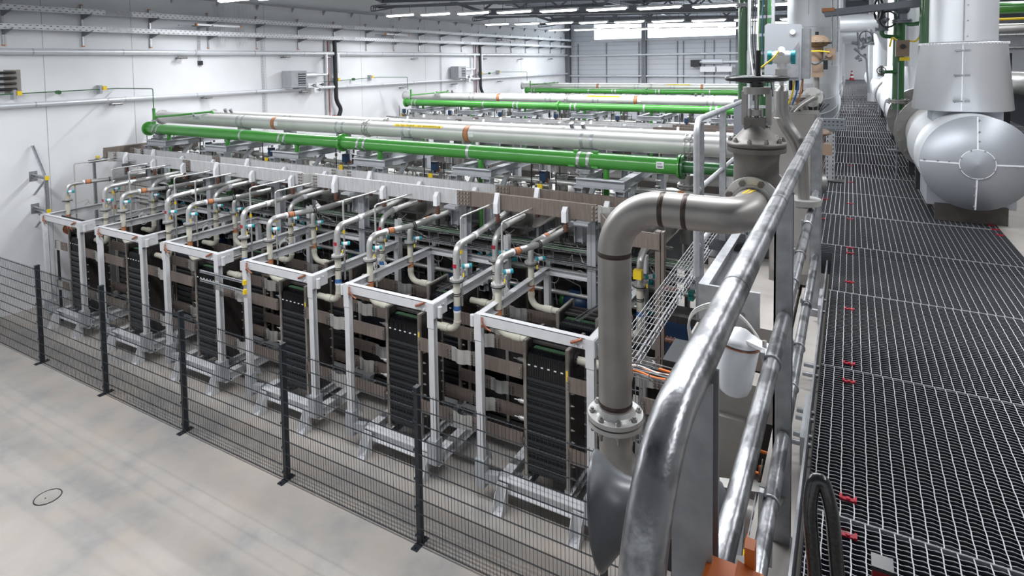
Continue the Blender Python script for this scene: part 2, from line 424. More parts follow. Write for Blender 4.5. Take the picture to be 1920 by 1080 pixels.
# roof trusses: lower chord, upper chord, web (things hang from the roof)
def roofz(x): return 8.66 - 0.039*(x+16.8)
places = ['above the first row of lamps', 'above the second row of lamps', 'above the third row of lamps', 'above the fourth row of lamps']
for k, y in enumerate((8.3, 18.5, 26.3, 34.1)):
    t = thing('roof_beam', 'dark steel roof truss crossing the hall ' + places[k], 'roof beam', (-16.4, y, 8.6), 'steel roof trusses')
    x0, x1 = -16.4, 8.8
    part('lower_chord', MB().ibeam((x0, y, roofz(x0)+0.17), (x1, y, roofz(x1)+0.17), 0.30, 0.34, 0.02), roofm, t)
    part('upper_chord', MB().ibeam((WX, y, 9.6), (x1, y, 9.56), 0.24, 0.18, 0.02), roofm, t)
    wb = MB(); n = 12
    for i in range(n):
        xa = x0 + (x1-x0)*i/n; xb = x0 + (x1-x0)*(i+0.5)/n; xc = x0 + (x1-x0)*(i+1)/n
        wb.bar((xa, y, roofz(xa)+0.33), (xb, y, 9.55), 0.09, 0.09); wb.bar((xb, y, 9.55), (xc, y, roofz(xc)+0.33), 0.09, 0.09)
    wb.bar((WX, y, 9.5), (x0+0.1, y, roofz(x0)+0.1), 0.12, 0.16)
    part('web', wb, roofm, t)
for k, x in enumerate((-11.0, -5.5, 0.0)):
    single('purlin', MB().ibeam((x, -8, 9.35), (x, 46 if x > -1 else 41.1, 9.35), 0.16, 0.2, 0.012), roofm,
           ['long roof purlin nearest the left wall', 'long roof purlin over the middle of the rows', 'long roof purlin over the walkway'][k], 'roof beam', (x, 0, 9.35), 'long roof purlins')

# luminaires on cable ladders
rowname = ['row over the near module', 'row behind the first truss', 'row behind the second truss', 'row behind the third truss']
ordn = ['first', 'second', 'third', 'fourth', 'fifth', 'sixth', 'seventh', 'eighth', 'ninth', 'tenth', 'eleventh', 'twelfth']
def luminaire(x, y, z, along=0):
    t = thing('luminaire', '', 'ceiling light', (x, y, z), 'ceiling luminaires')
    s = 0.72
    h = MB(); h.box(x-s, x+s, y-0.07, y+0.07, z, z+0.06); h.box(x-s-0.03, x-s, y-0.06, y+0.06, z-0.04, z+0.05); h.box(x+s, x+s+0.03, y-0.06, y+0.06, z-0.04, z+0.05)
    part('housing', h, whitel, t)
    d = MB(); d.lathe((x-s+0.01, y, z-0.005), (1, 0, 0), [(0, 0.02), (0.06, 0.062), (2*s-0.08, 0.062), (2*s-0.02, 0.02)], 12)
    part('diffuser', d, ltube, t, 'glowing white diffuser')
    hg = MB(); hg.tube([(x-0.5, y, z+0.05), (x-0.5, y, z+0.32)], 0.008, 6); hg.tube([(x+0.5, y, z+0.05), (x+0.5, y, z+0.32)], 0.008, 6)
    part('hanger', hg, black, t)
    return t
L0 = None
for r, y in enumerate((11.8, 19.5, 27.3, 35.0)):
    for i in range(9 if r else 5):
        x = -16.27 + 1.8*i
        z = 8.25 - 0.028*(x+16.3)
        lab = 'lit ceiling lamp, %s from the left wall, %s' % (ordn[i], rowname[r])
        if L0 is None: L0 = luminaire(x, y, z); L0['label'] = lab; o = L0
        else: o = copy_tree(L0, Vector((x, y, z)) - L0.location, lab)
for r, y in enumerate((11.8, 19.5, 27.3, 35.0)):
    b = MB(); x0, x1 = -17.6, 2.0
    zz = lambda x: 8.60 - 0.028*(x+16.3)
    for dy in (-0.15, 0.15): b.bar((x0, y+dy, zz(x0)), (x1, y+dy, zz(x1)), 0.02, 0.09)
    for i in range(66): x = x0+0.3*i; b.bar((x, y-0.15, zz(x)), (x, y+0.15, zz(x)), 0.02, 0.02)
    for i in range(8): x = x0+0.6+2.6*i; b.cyl((x, y+0.15, zz(x)), (x, y+0.15, 9.68), 0.008, n=6); b.cyl((x, y-0.15, zz(x)), (x, y-0.15, 9.68), 0.008, n=6)
    for dx in (0.0, 0.12, 0.24): b.tube([(x0+dx+0.6, y-0.3, zz(x0)+0.05), (x0+dx, y-0.3, zz(x0)+0.02), (x0+dx, y-0.3, zz(x0)-0.2), (x0+dx+1.0, y-0.3, zz(x0)-0.12)], 0.025, 6)
    single('cable_ladder', b, roofm, 'dark roof cable ladder beside the lamps of the ' + rowname[r], 'cable ladder', (x0, y, 8.6), 'cable ladders under the roof')

# ------------------------------------------------------------------ long left wall: trays, pipes, brackets
ys = [6.87, 8.67, 10.51, 12.38, 14.25, 16.1, 17.95, 19.8, 21.64, 23.5, 25.3, 27.2, 29.0, 30.9, 32.7, 34.6, 36.5, 38.3, 40.1]
def perf_tray(name, z, lab):
    t = thing(name, lab, 'cable tray', (WX+0.4, 6.0, z), 'cable trays along the left wall')
    b = MB(); xo = WX+0.5; y0, y1 = 2.0, 40.9
    b.box(xo-0.004, xo, y0, y1, z-0.03, z+0.11); b.box(WX+0.12, xo, y0, y1, z-0.012, z-0.008); b.box(WX+0.12, WX+0.125, y0, y1, z-0.01, z+0.09)
    part('tray', b, traym, t)
    h = MB()
    for i in range(230):
        y = 6.2 + i*0.15
        h.box(xo, xo+0.0015, y, y+0.05, z+0.07, z+0.085); h.box(xo, xo+0.0015, y+0.075, y+0.125, z+0.0, z+0.015)
    o = part('slots', h, shaft, t); o['kind'] = 'stuff'
    j = MB()
    for y in (9.4, 18.3, 27.1, 36.0): j.box(xo+0.001, xo+0.006, y-0.35, y+0.35, z-0.025, z+0.105)
    part('splice_plate', j, railpost, t)
    return t
perf_tray('cable_tray', 7.72, 'upper perforated steel cable tray along the white left wall')
perf_tray('cable_tray', 7.25, 'lower perforated steel cable tray along the white left wall')
br0 = None
for i, y in enumerate(ys):
    lab = 'steel tray bracket on the left wall, %s from the near end' % (ordn[i] if i < 12 else ['thirteenth','fourteenth','fifteenth','sixteenth','seventeenth','eighteenth','nineteenth'][i-12])
    if br0 is None:
        br0 = thing('tray_bracket', lab, 'bracket', (WX, y, 6.85), 'tray brackets on the left wall')
        part('rail', MB().channel((WX+0.03, y, 6.85), (WX+0.03, y, 7.95), 0.05, 0.05, 0.006, (0, 1, 0)), galv, br0)
        for z in (7.71, 7.24):
            part('arm', MB().prism([(WX+0.05, z), (WX+0.52, z), (WX+0.52, z-0.03), (WX+0.05, z-0.14)], 1, y-0.02, y+0.02), roofm, br0)
        c = MB(); c.box(WX+0.0, WX+0.06, y-0.03, y+0.03, 6.82, 6.85); c.box(WX, WX+0.06, y-0.03, y+0.03, 7.95, 7.98)
        part('end_cap', c, orange, br0, 'orange end caps')
    else: copy_tree(br0, (0, y-ys[0], 0), lab)
def wall_pipe(z, r, lab, x=WX+0.17):
    t = thing('wall_pipe', lab, 'pipe', (x, 6, z))
    part('pipe', MB().tube([(x, 1.0, z), (x, 41.0 if z > 6 else BY-0.25, z)], r, 14), wallpipe, t)
    s = MB()
    for i in range(18): s.cyl((x, 3+i*2.2, z), (x, 3.03+i*2.2, z), r+0.004, n=14)
    part('joint_band', s, galv, t)
    c = MB()
    for i in range(10): c.box(WX, x, 5.1+3.7*i, 5.14+3.7*i, z-0.02, z+0.02)
    part('pipe_support', c, galv, t)
wall_pipe(6.68, 0.082, 'thick silver jacketed pipe running the length of the left wall below the trays')
wall_pipe(5.32, 0.066, 'lower silver jacketed pipe running the length of the left wall')
# continuing pipes on the gable
t = thing('wall_pipe', 'silver pipe running along the grey gable wall below the windows', 'pipe', (-18, BY-0.25, 6.62))
part('pipe', MB().tube([(WX+0.2, BY-0.25, 6.62), (-5.2, BY-0.25, 6.6), (-5.2, BY-0.25, 6.05), (-6.3, BY-0.25, 6.05)], 0.07, 10, 0.15), jacket, t)
t = thing('wall_pipe', 'thinner silver pipe low on the grey gable wall', 'pipe', (-18, BY-0.25, 5.15))
part('pipe', MB().tube([(WX+0.2, BY-0.25, 5.15), (-4.4, BY-0.25, 5.1)], 0.055, 10), jacket, t)
for k, x in enumerate((-15.4, -13.0, -10.3, -9.9, -8.5, -7.9, -6.9, -17.6)):
    single('cable_riser', MB().box(x-0.03, x+0.03, BY-0.06, BY, 4.2, 7.5), roofm, ['dark cable riser second from the corner on the gable wall', 'dark cable riser just left of the first gable column', 'left one of the two close dark cable risers between the gable columns', 'right one of the two close dark cable risers between the gable columns',
        'dark cable riser left of the gable air heater', 'dark cable riser behind the gable air heater', 'dark cable riser right of the gable air heater', 'dark cable riser nearest the left corner of the gable wall'][k], 'cable riser', (x, BY, 4.2), 'dark cable risers on the gable wall')
# air heaters
def heater(y, z, lab, s=1.0):
    x = WX+0.35
    t = thing('air_heater', lab, 'air heater', (WX, y, z), 'wall mounted air heaters')
    b = MB().box(x-0.25, x+0.25, y-0.36, y+0.36, z-0.32, z+0.3); part('casing', b, greypaint, t)
    g = MB().box(x+0.25, x+0.255, y-0.05, y+0.30, z-0.25, z+0.24); part('grille', g, black, t)
    l = MB()
    for i in range(6): l.bar((x+0.262, y-0.06, z-0.21+i*0.085), (x+0.262, y+0.31, z-0.21+i*0.085), 0.03, 0.035)
    part('louvre', l, greypaint, t)
    p = MB(); p.tube([(x, y+0.36, z+0.12), (x, y+1.45, z+0.12), (x, y+1.6, z+0.12), (x, y+1.6, 6.66)], 0.055, 12, 0.08)
    p.cyl((x, y+0.38, z+0.12), (x, y+1.0, z+0.12), 0.12, n=14)
    part('supply_pipe', p, jacket, t)
    v = MB()
    for (dy, dz) in ((0.55, -0.28), (0.98, -0.26), (0.85, -0.46)): v.box(x-0.1, x+0.1, y+dy, y+dy+0.34, z+dz-0.09, z+dz+0.09)
    part('valve_cover', v, whitel, t)
    k_ = MB()
    for (dy, dz) in ((0.82, -0.28), (1.25, -0.26), (1.1, -0.46)): k_.torus((x+0.12, y+dy, z+dz), (1, 0, 0), 0.05, 0.012, 16, 6); k_.bar((x+0.11, y+dy-0.15, z+dz), (x+0.11, y+dy, z+dz), 0.02, 0.02)
    part('valve_wheel', k_, black, t)
    a = MB(); a.bar((WX, y-0.34, z-0.35), (x+0.25, y-0.34, z-0.35), 0.04, 0.04); a.bar((WX, y+0.34, z-0.35), (x+0.25, y+0.34, z-0.35), 0.04, 0.04)
    part('bracket', a, galv, t)
heater(15.6, 5.72, 'grey louvred air heater with white valve covers on the left wall, nearer one')
heater(26.4, 5.75, 'grey louvred air heater on the left wall, farther one')
t = thing('air_heater', 'dark louvred air heater with two white covers on the gable wall', 'air heater', (-9.0, BY, 5.8), 'wall mounted air heaters')
part('casing', MB().box(-9.3, -8.75, BY-0.6, BY, 5.75, 6.2), black, t)
b = MB().tube([(-8.75, BY-0.3, 6.05), (-6.3, BY-0.3, 6.05)], 0.09, 10); b.cyl((-8.6, BY-0.3, 6.07), (-7.3, BY-0.3, 6.07), 0.16, n=12); part('supply_pipe', b, jacket, t)
b = MB().box(-8.7, -7.75, BY-0.5, BY-0.25, 5.4, 5.75); b.box(-7.65, -6.7, BY-0.5, BY-0.25, 5.4, 5.75); b.box(-6.2, -5.0, BY-0.5, BY-0.25, 5.1, 5.5); part('valve_cover', b, whitel, t)
# vertical risers by the heaters
for k, y in enumerate((17.6, 28.6)):
    wn = ['nearer', 'farther'][k]
    single('cable_bundle', MB().tube([(WX+0.2, y+0.2, 7.2), (WX+0.2, y+0.2, 4.75), (WX+0.25, y+0.42, 4.4), (WX+0.2, y+0.3, 4.1)], 0.085, 10, 0.2), rubber, 'thick black cable bundle strapped down the left wall beside the %s air heater' % wn, 'cable bundle', (WX+0.2, y+0.2, 4.1))
    single('duct_pipe', MB().tube([(WX+0.2, y+0.32, 6.68), (WX+0.2, y+0.32, 5.9)], 0.1, 12), jacket, 'silver vertical pipe dropping to the %s air heater' % wn, 'pipe', (WX+0.2, y+0.32, 5.9))
    b = MB().box(WX+0.02, WX+0.07, y-0.22, y-0.16, 4.2, 7.3); b.box(WX+0.02, WX+0.07, y-0.02, y+0.02, 4.3, 7.2)
    single('cable_riser', b, greypaint, 'grey rail carrying cables down the left wall at the %s air heater' % wn, 'cable riser', (WX, y-0.2, 4.2))
    b = MB().tube([(WX+0.09, y-0.06, 7.2), (WX+0.09, y-0.06, 4.0)], 0.016, 6); b.cyl((WX+0.05, y-0.08, 4.05), (WX+0.2, y-0.08, 4.05), 0.09, n=14); b.cyl((WX+0.05, y+0.14, 4.1), (WX+0.2, y+0.14, 4.1), 0.08, n=14)
    single('red_cable', b, mat('red_alarm_cable', (0.35, 0.05, 0.04), 0.5), 'thin red cable with round red fittings at its foot beside the %s air heater' % wn, 'cable', (WX+0.09, y-0.06, 4.0))
# wire cable ladders standing on the wall
def wire_ladder(y, z0, z1, lab, wd=0.12):
    b = MB(); x = WX+0.04
    for i in range(4): b.bar((x, y+wd*i/3, z0), (x, y+wd*i/3, z1), 0.006, 0.006)
    n = int((z1-z0)/0.1)
    for i in range(n+1): b.bar((x, y, z0+i*0.1), (x, y+wd, z0+i*0.1), 0.006, 0.006)
    single('wire_cable_tray', b, railpost, lab, 'cable tray', (x, y, z0), 'upright wire cable trays on the left wall')
wire_ladder(14.4, 3.9, 7.2, 'upright wire mesh tray left of the nearer air heater')
wire_ladder(12.0, 6.35, 7.6, 'short upright wire mesh tray ending in a small black box under the trays', 0.1)
wire_ladder(25.2, 4.6, 7.2, 'upright wire mesh tray left of the farther air heater')
single('wall_box', MB().box(WX, WX+0.1, 12.0, 12.13, 6.28, 6.42), black, 'small black box at the foot of the short wire tray on the left wall', 'box', (WX, 12.0, 6.28))
# clusters of hanging threaded wires
for k, (y, n) in enumerate(((12.55, 5), (13.35, 4), (21.3, 6))):
    b = MB()
    for i in range(n):
        for dx in (0.12, 0.3, 0.5): b.tube([(WX+dx, y+i*0.06, 8.3), (WX+dx, y+i*0.06, 6.95-0.04*(i % 3))], 0.004, 5, cap=False)
    for i in range(12): b.bar((WX+0.5, y, 8.25-i*0.11), (WX+0.5, y+0.06*n-0.06, 8.25-i*0.11), 0.005, 0.005)
    single('wire_drop', b, galv, ['left group of thin hanging wires over the wall trays', 'right group of thin hanging wires over the wall trays beside a lamp cable', 'group of thin hanging wires over the far part of the wall trays'][k], 'hanging wires', (WX+0.3, y, 6.95), 'hanging wires over the trays')
# wall luminaires on arms
for k, y in enumerate((11.75, 20.5, 30.5)):
    t = thing('wall_lamp', 'slim unlit wall lamp on a dark arm between the trays, %s from the near end' % ordn[k], 'lamp', (WX+0.6, y, 7.5), 'slim lamps on arms by the trays')
    part('arm', MB().bar((WX+0.05, y+0.3, 7.5), (WX+0.8, y+0.3, 7.52), 0.04, 0.04).bar((WX+0.6, y-0.7, 7.5), (WX+0.6, y+0.3, 7.5), 0.03, 0.05), roofm, t)
    part('tube', MB().cyl((WX+0.75, y-0.2, 7.54), (WX+0.75, y+1.3, 7.54), 0.035, n=10), whitel, t)
    part('end_cap', MB().box(WX+0.7, WX+0.8, y-0.24, y-0.2, 7.5, 7.58).box(WX+0.7, WX+0.8, y+1.3, y+1.34, 7.5, 7.58), orange, t)
# small sensors on the wall
sn = None
for i, (y, z) in enumerate(((11.3, 6.50), (15.3, 6.53), (17.3, 6.50), (9.3, 5.18), (12.1, 5.2), (16.1, 5.18), (22.0, 5.1), (26.2, 5.1), (31.0, 5.08), (22.9, 6.45), (29.2, 6.42), (33.6, 6.4), (38.0, 6.4))):
    lab = 'small grey sensor arm under the %s wall pipe, %s one along it' % (('upper' if z > 6 else 'lower'), ordn[[0,1,2,0,1,2,3,4,5,3,4,5,6][i]])
    if sn is None:
        sn = thing('wall_sensor', lab, 'sensor', (WX, y, z), 'small sensors on the left wall')
        part('arm', MB().bar((WX, y, z), (WX+0.3, y, z), 0.05, 0.05), roofm, sn)
        part('head', MB().cyl((WX+0.25, y-0.1, z+0.02), (WX+0.25, y+0.2, z+0.02), 0.04, n=10), stain, sn)
    else: copy_tree(sn, Vector((WX, y, z))-sn.location, lab)
# thin green instrument line with yellow tagged clamps, one per module row
def green_line(dy, lab):
    x = WX+0.16
    t = thing('instrument_line', lab, 'pipe', (x, 8+dy, 5.6), 'thin green instrument lines')
    pts = [(x, 6.0+dy, 5.56), (x, 11.1+dy, 5.62), (x, 11.3+dy, 5.62), (x+0.6, 11.35+dy, 5.62), (x+0.9, 9.5+dy, 5.6), (-17.0+0.25, 9.5+dy, 5.6), (-17.0+0.25, 9.5+dy, 5.2)]
    pts = [(x, 1.0+dy if dy == 0 else 6.0+dy, 5.54), (x, 9.45+dy, 5.64), (-16.72, 9.5+dy, 5.64), (-16.72, 9.5+dy, 5.1)]
    part('line', MB().tube(pts, 0.014, 6, 0.05), dgreen, t)
    for yy in (7.0, 9.0):
        z_ = 5.57 + (yy-6)*0.02
        part('clamp', MB().box(WX, WX+0.2, yy+dy-0.04, yy+dy+0.02, z_-0.12, z_+0.12), greypaint, t)
        part('tag', MB().box(WX+0.12, WX+0.22, yy+dy+0.03, yy+dy+0.13, z_-0.02, z_+0.09), yellow, t, 'yellow tag')
    part('junction', MB().cyl((WX+0.1, 7.95+dy, 5.6), (WX+0.22, 7.95+dy, 5.6), 0.055, n=12), dgreen, t)
green_line(0, 'thin green line with yellow tags on the near part of the left wall')
green_line(10.9, 'thin green line with tags on the middle part of the left wall')
green_line(21.9, 'thin green line on the far part of the left wall')
# black sleeves through the wall at the left edge
for i in range(4):
    z = 6.15-0.14*i
    single('pipe_sleeve', MB().tube([(WX+0.12, 5.2, z), (WX+0.12, 7.0, z), (WX-0.1, 7.15, z)], 0.038 if i % 2 else 0.032, 10, 0.1), rubber, 'black insulated hose passing into the left wall, %s from the top' % ordn[i], 'hose', (WX+0.12, 6.6, z), 'black hoses entering the left wall')
single('hose_rail', MB().box(WX+0.06, WX+0.2, 6.60, 6.65, 5.62, 6.28), black, 'short black upright rail clamping the four black hoses on the left wall', 'rail', (WX+0.1, 6.6, 5.62))
single('wall_plate', MB().box(WX, WX+0.01, 6.85, 7.2, 5.62, 6.22), concrete, 'rough grey patch plate on the left wall behind the black hoses', 'plate', (WX, 7.0, 5.62))
# low wall brackets and rail near the first module
def wall_console(y, z, lab):
    t = thing('wall_console', lab, 'bracket', (WX, y, z), 'steel consoles low on the left wall')
    part('back_plate', MB().box(WX, WX+0.01, y-0.09, y+0.09, z-0.14, z+0.12), railpost, t)
    part('arm', MB().channel((WX, y, z), (WX+0.72, y, z), 0.06, 0.08), galv, t)
    part('brace', MB().bar((WX, y, z-0.5), (WX+0.66, y, z-0.04), 0.06, 0.02), galv, t)
    part('end_cap', MB().box(WX+0.72, WX+0.76, y-0.04, y+0.04, z-0.05, z+0.05), yellow, t, 'yellow end cap')
wall_console(7.35, 3.45, 'upper steel console with yellow cap low on the left wall')
wall_console(7.35, 2.6, 'lower steel console with yellow cap low on the left wall')
single('strut_rail', MB().channel((WX+0.68, 7.35, 2.5), (WX+0.68, 7.35, 3.5), 0.07, 0.07, 0.006, (0, 1, 0)), railpost, 'short upright steel rail joining the two wall consoles', 'rail', (WX+0.68, 7.35, 2.5))
single('strut_rail', MB().channel((WX+0.05, 7.35, 4.25), (WX+0.62, 7.35, 3.52), 0.05, 0.05, 0.005, (0, 1, 0)), galv, 'slanting steel strut from the left wall to the upper console', 'rail', (WX+0.3, 7.35, 3.5))
# block wall with ladder of rods left of the first frame
single('block_wall', MB().box(-18.1, -16.2, 9.13, 9.25, 0, 3.2), brick, 'low wall of grey blocks behind the leftmost frame', 'block wall', (-17.1, 9.2, 0))
t = thing('rod_rack', 'steel tray of parallel rods with yellow end caps on top of the block wall', 'cable tray', (-17.4, 9.0, 3.7))
b = MB()
for i in range(5): b.tube([(-17.9+0.02*i, 8.55+0.16*i, 3.78), (-16.0, 8.55+0.16*i, 3.82)], 0.018, 6)
part('rod', b, galv, t)
part('cross_rail', MB().channel((-17.95, 8.4, 3.7), (-17.95, 9.4, 3.7), 0.06, 0.08).channel((-16.3, 8.4, 3.72), (-16.3, 9.4, 3.72), 0.06, 0.08), railpost, t)
b = MB()
for y in (8.6, 8.95, 9.35): b.box(-18.03, -17.93, y, y+0.07, 3.7, 3.82)
part('end_cap', b, yellow, t, 'yellow end caps')
part('leg', MB().bar((-17.9, 8.5, 0), (-17.9, 8.5, 3.68), 0.06, 0.06).bar((-17.9, 9.3, 0), (-17.9, 9.3, 3.68), 0.06, 0.06), railpost, t)
# floor drain
b = MB().torus((-10.1, 3.96, 0.003), (0, 0, 1), 0.165, 0.008, 32, 6)
t = thing('floor_drain', 'round flush drain cover with dark rim in the open concrete floor', 'drain cover', (-10.1, 3.96, 0))
part('rim', b, rubber, t); part('cover', MB().cyl((-10.1, 3.96, 0), (-10.1, 3.96, 0.004), 0.16, n=32), concrete, t); part('keyhole', MB().cyl((-10.1, 3.93, 0.004), (-10.1, 3.93, 0.006), 0.012, n=10), black, t)

# ================================================================== FENCE
FY = 5.86
px_ = [-19.9, -17.38, -14.88, -12.33, -9.86, -7.33, -4.79, -2.27]
px_ = [-4.79 - 2.525*k for k in range(5, -2, -1)]           # -17.4 ... -2.27
wn = ['seventh from the walkway', 'sixth from the walkway', 'fifth from the walkway', 'fourth from the walkway', 'third from the walkway', 'second from the walkway', 'nearest the walkway']
p0 = None
for k, x in enumerate(px_):
    lab = 'dark fence post ' + wn[k]
    if p0 is None:
        p0 = thing('fence_post', lab, 'fence post', (x, FY, 0), 'dark fence posts')
        part('post', MB().box(x-0.03, x+0.03, FY-0.02, FY+0.06, 0.01, 2.08), fence_m, p0)
        part('cap', MB().box(x-0.034, x+0.034, FY-0.024, FY+0.064, 2.08, 2.10), fence_m, p0)
        part('foot_plate', MB().box(x-0.05, x+0.05, FY-0.12, FY+0.14, 0, 0.012).cyl((x, FY-0.09, 0), (x, FY-0.09, 0.03), 0.012, n=6).cyl((x, FY+0.11, 0), (x, FY+0.11, 0.03), 0.012, n=6), fence_m, p0)
        c = MB()
        for i in range(6): c.box(x-0.036, x+0.036, FY-0.034, FY-0.02, 0.12+i*0.38, 0.15+i*0.38)
        part('panel_clip', c, fence_m, p0)
    else: copy_tree(p0, (x-px_[0], 0, 0), lab)
f0 = None
for k, x in enumerate([px_[0]-2.525] + px_):
    lab = 'dark welded mesh fence panel ' + (['between the left wall and the leftmost fence post'] + ['just right of the fence post ' + q for q in wn])[k]
    if f0 is None:
        b = MB(); L = 2.46; xa = x+0.033
        for i in range(50):
            b.cyl((xa+0.012+i*0.0497, FY-0.028, 0.04), (xa+0.012+i*0.0497, FY-0.028, 2.06), 0.0030, n=5, cap=False)
        for j in range(11):
            z = 0.05+j*0.198
            for s in (-1, 1): b.cyl((xa, FY-0.028+s*0.006, z), (xa+L, FY-0.028+s*0.006, z), 0.0040, n=5, cap=False)
        f0 = single('mesh_fence', b, fence_m, lab, 'fence panel', (x, FY-0.028, 0.04), 'dark mesh fence panels')
        x00 = x
    else:
        copy_tree(f0, (x-x00, 0, 0), lab)
# ================================================================== NEAR MODULE ROW
XO = [-4.5 - 2.5*k for k in range(6)]          # left leg of each frame, nearest the walkway first
NM = ['nearest the walkway', 'second from the walkway', 'third from the walkway', 'fourth from the walkway', 'fifth from the walkway', 'sixth from the walkway']

def make_frame(x):
    t = thing('steel_portal', '', 'steel frame', (x, 7.0, 0), 'white steel frames around the cell stacks')
    y0, y1, zt = 6.93, 9.1, 2.64
    for (xx, za, fl) in ((x, 0.30, 1), (x+1.68, 0.42, -1)):
        part('leg', MB().channel((xx, y0, za), (xx, y0, zt), 0.10, 0.09, 0.008, (0, 1, 0), fl).box(xx-0.051, xx+0.051, y0-0.046, y0-0.036, za, zt), white, t)
    for xx in (x, x+1.68):
        part('leg', MB().channel((xx, y1, 0.3), (xx, y1, zt), 0.10, 0.09, 0.008, (0, 1, 0)), white, t)
    fb = MB().channel((x-0.05, y0, zt), (x+1.73, y0, zt), 0.09, 0.15, 0.009, flip=-1)
    fb.box(x-0.056, x+0.056, y0-0.054, y0-0.044, zt-0.3, zt+0.076); fb.box(x+1.62, x+1.736, y0-0.054, y0-0.044, zt-0.3, zt+0.076)
    for i in range(2): fb.cyl((x+1.5+0.07*i, y0-0.045, zt-0.03), (x+1.5+0.07*i, y0-0.068, zt-0.03), 0.016, n=6)
    part('top_beam', fb, white, t)
    part('side_beam', MB().channel((x, y0+0.04, zt), (x, y1+0.05, zt), 0.10, 0.14, 0.009, flip=1), white, t)
    sb = MB().channel((x+1.68, y0+0.04, zt), (x+1.68, y1+0.05, zt), 0.10, 0.14, 0.009, flip=1)
    sb.box(x+1.735, x+1.745, y0-0.05, y0+0.28, zt-0.15, zt+0.07)
    for i in range(2): sb.cyl((x+1.745, y0+0.1+0.08*i, zt+0.0), (x+1.765, y0+0.1+0.08*i, zt+0.0), 0.016, n=6)
    part('side_beam', sb, white, t)
    part('top_beam', MB().channel((x, y1, zt), (x+1.68, y1, zt), 0.08, 0.12), white, t)
    part('upright_plate', MB().channel((x+1.70, 9.12, 2.35), (x+1.70, 9.12, 3.15), 0.10, 0.10, 0.009, (0, 1, 0)), white, t)
    lug = MB(); lug.cyl((x-0.10, y0-0.02, zt-0.12), (x-0.10, y0-0.02, zt+0.04), 0.035, n=12); lug.cyl((x+1.80, y0+0.02, zt-0.14), (x+1.80, y0+0.02, zt+0.02), 0.035, n=12)
    part('lifting_lug', lug, white, t)
    # base frame of channels
    zb = 0.30
    bf = MB()
    bf.ibeam((x+0.22, 7.02, zb), (x+1.74, 7.02, zb), 0.15, 0.17, 0.014)
    bf.ibeam((x+0.30, 7.02, zb), (x+0.30, 9.15, zb), 0.14, 0.17, 0.014); bf.ibeam((x+1.66, 7.02, zb), (x+1.66, 9.15, zb), 0.14, 0.17, 0.014)
    for xx in (0.60, 1.24): bf.channel((x+xx, 7.1, zb+0.02), (x+xx, 9.1, zb+0.02), 0.12, 0.13)
    for yy in (7.9, 8.25, 9.1): bf.channel((x+0.3, yy, zb), (x+1.66, yy, zb), 0.12, 0.15)
    part('base_frame', bf, white, t)
    so = MB()
    so.box(x-0.075, x+0.075, y0-0.07, y0+0.07, 0.22, 0.62); so.box(x+1.60, x+1.76, y0-0.10, y0+0.07, 0.30, 0.66)
    so.bar((x+0.06, y0, 0.36), (x+0.25, y0+0.05, 0.36), 0.1, 0.14)
    so.prism([(y0+0.07, 0.60), (y0+0.07, 0.85), (y0+0.24, 0.45)], 0, x+0.03, x+0.04)
    part('leg_socket', so, greypaint, t)
    for xx in (0.34, 1.48):
        f = MB(); yy = 6.93
        f.box(x+xx-0.08, x+xx+0.08, yy-0.20, yy, 0.0, 0.012)
        f.prism([(yy-0.19, 0.012), (yy, 0.012), (yy, 0.34), (yy-0.04, 0.34)], 0, x+xx-0.08, x+xx-0.07)
        f.prism([(yy-0.19, 0.012), (yy, 0.012), (yy, 0.34), (yy-0.04, 0.34)], 0, x+xx+0.07, x+xx+0.08)
        f.box(x+xx-0.08, x+xx+0.08, yy-0.012, yy, 0.0, 0.36)
        f.cyl((x+xx, yy-0.11, 0.012), (x+xx, yy-0.11, 0.035), 0.014, n=6)
        part('foot_bracket', f, white, t)
    for xx in (0.34, 1.48):
        f = MB().box(x+xx-0.08, x+xx+0.08, 9.1, 9.3, 0, 0.012).box(x+xx-0.08, x+xx+0.08, 9.1, 9.115, 0, 0.3)
        part('foot_bracket', f, white, t)
    cu = MB()
    cu.tube([(x+0.08, y0-0.06, zt+0.05), (x+0.11, y0-0.09, zt-0.02), (x+0.16, y0-0.07, zt-0.09), (x+0.24, y0-0.07, zt-0.11)], 0.014, 6)
    cu.cyl((x+0.1, y0-0.05, zt-0.06), (x+0.1, y0-0.09, zt-0.06), 0.02, n=8)
    cu.tube([(x+1.58, y0-0.06, zt+0.07), (x+1.50, y0-0.08, zt+0.03), (x+1.43, y0-0.07, zt-0.0)], 0.02, 6)
    part('copper_braid', cu, copper, t, 'copper earthing braids')
    return t
fr = make_frame(XO[0]); fr['label'] = 'white steel frame ' + NM[0]
frames = [fr]
for k in range(1, 6): frames.append(copy_tree(fr, (-2.5*k, 0, 0), 'white steel frame ' + NM[k]))

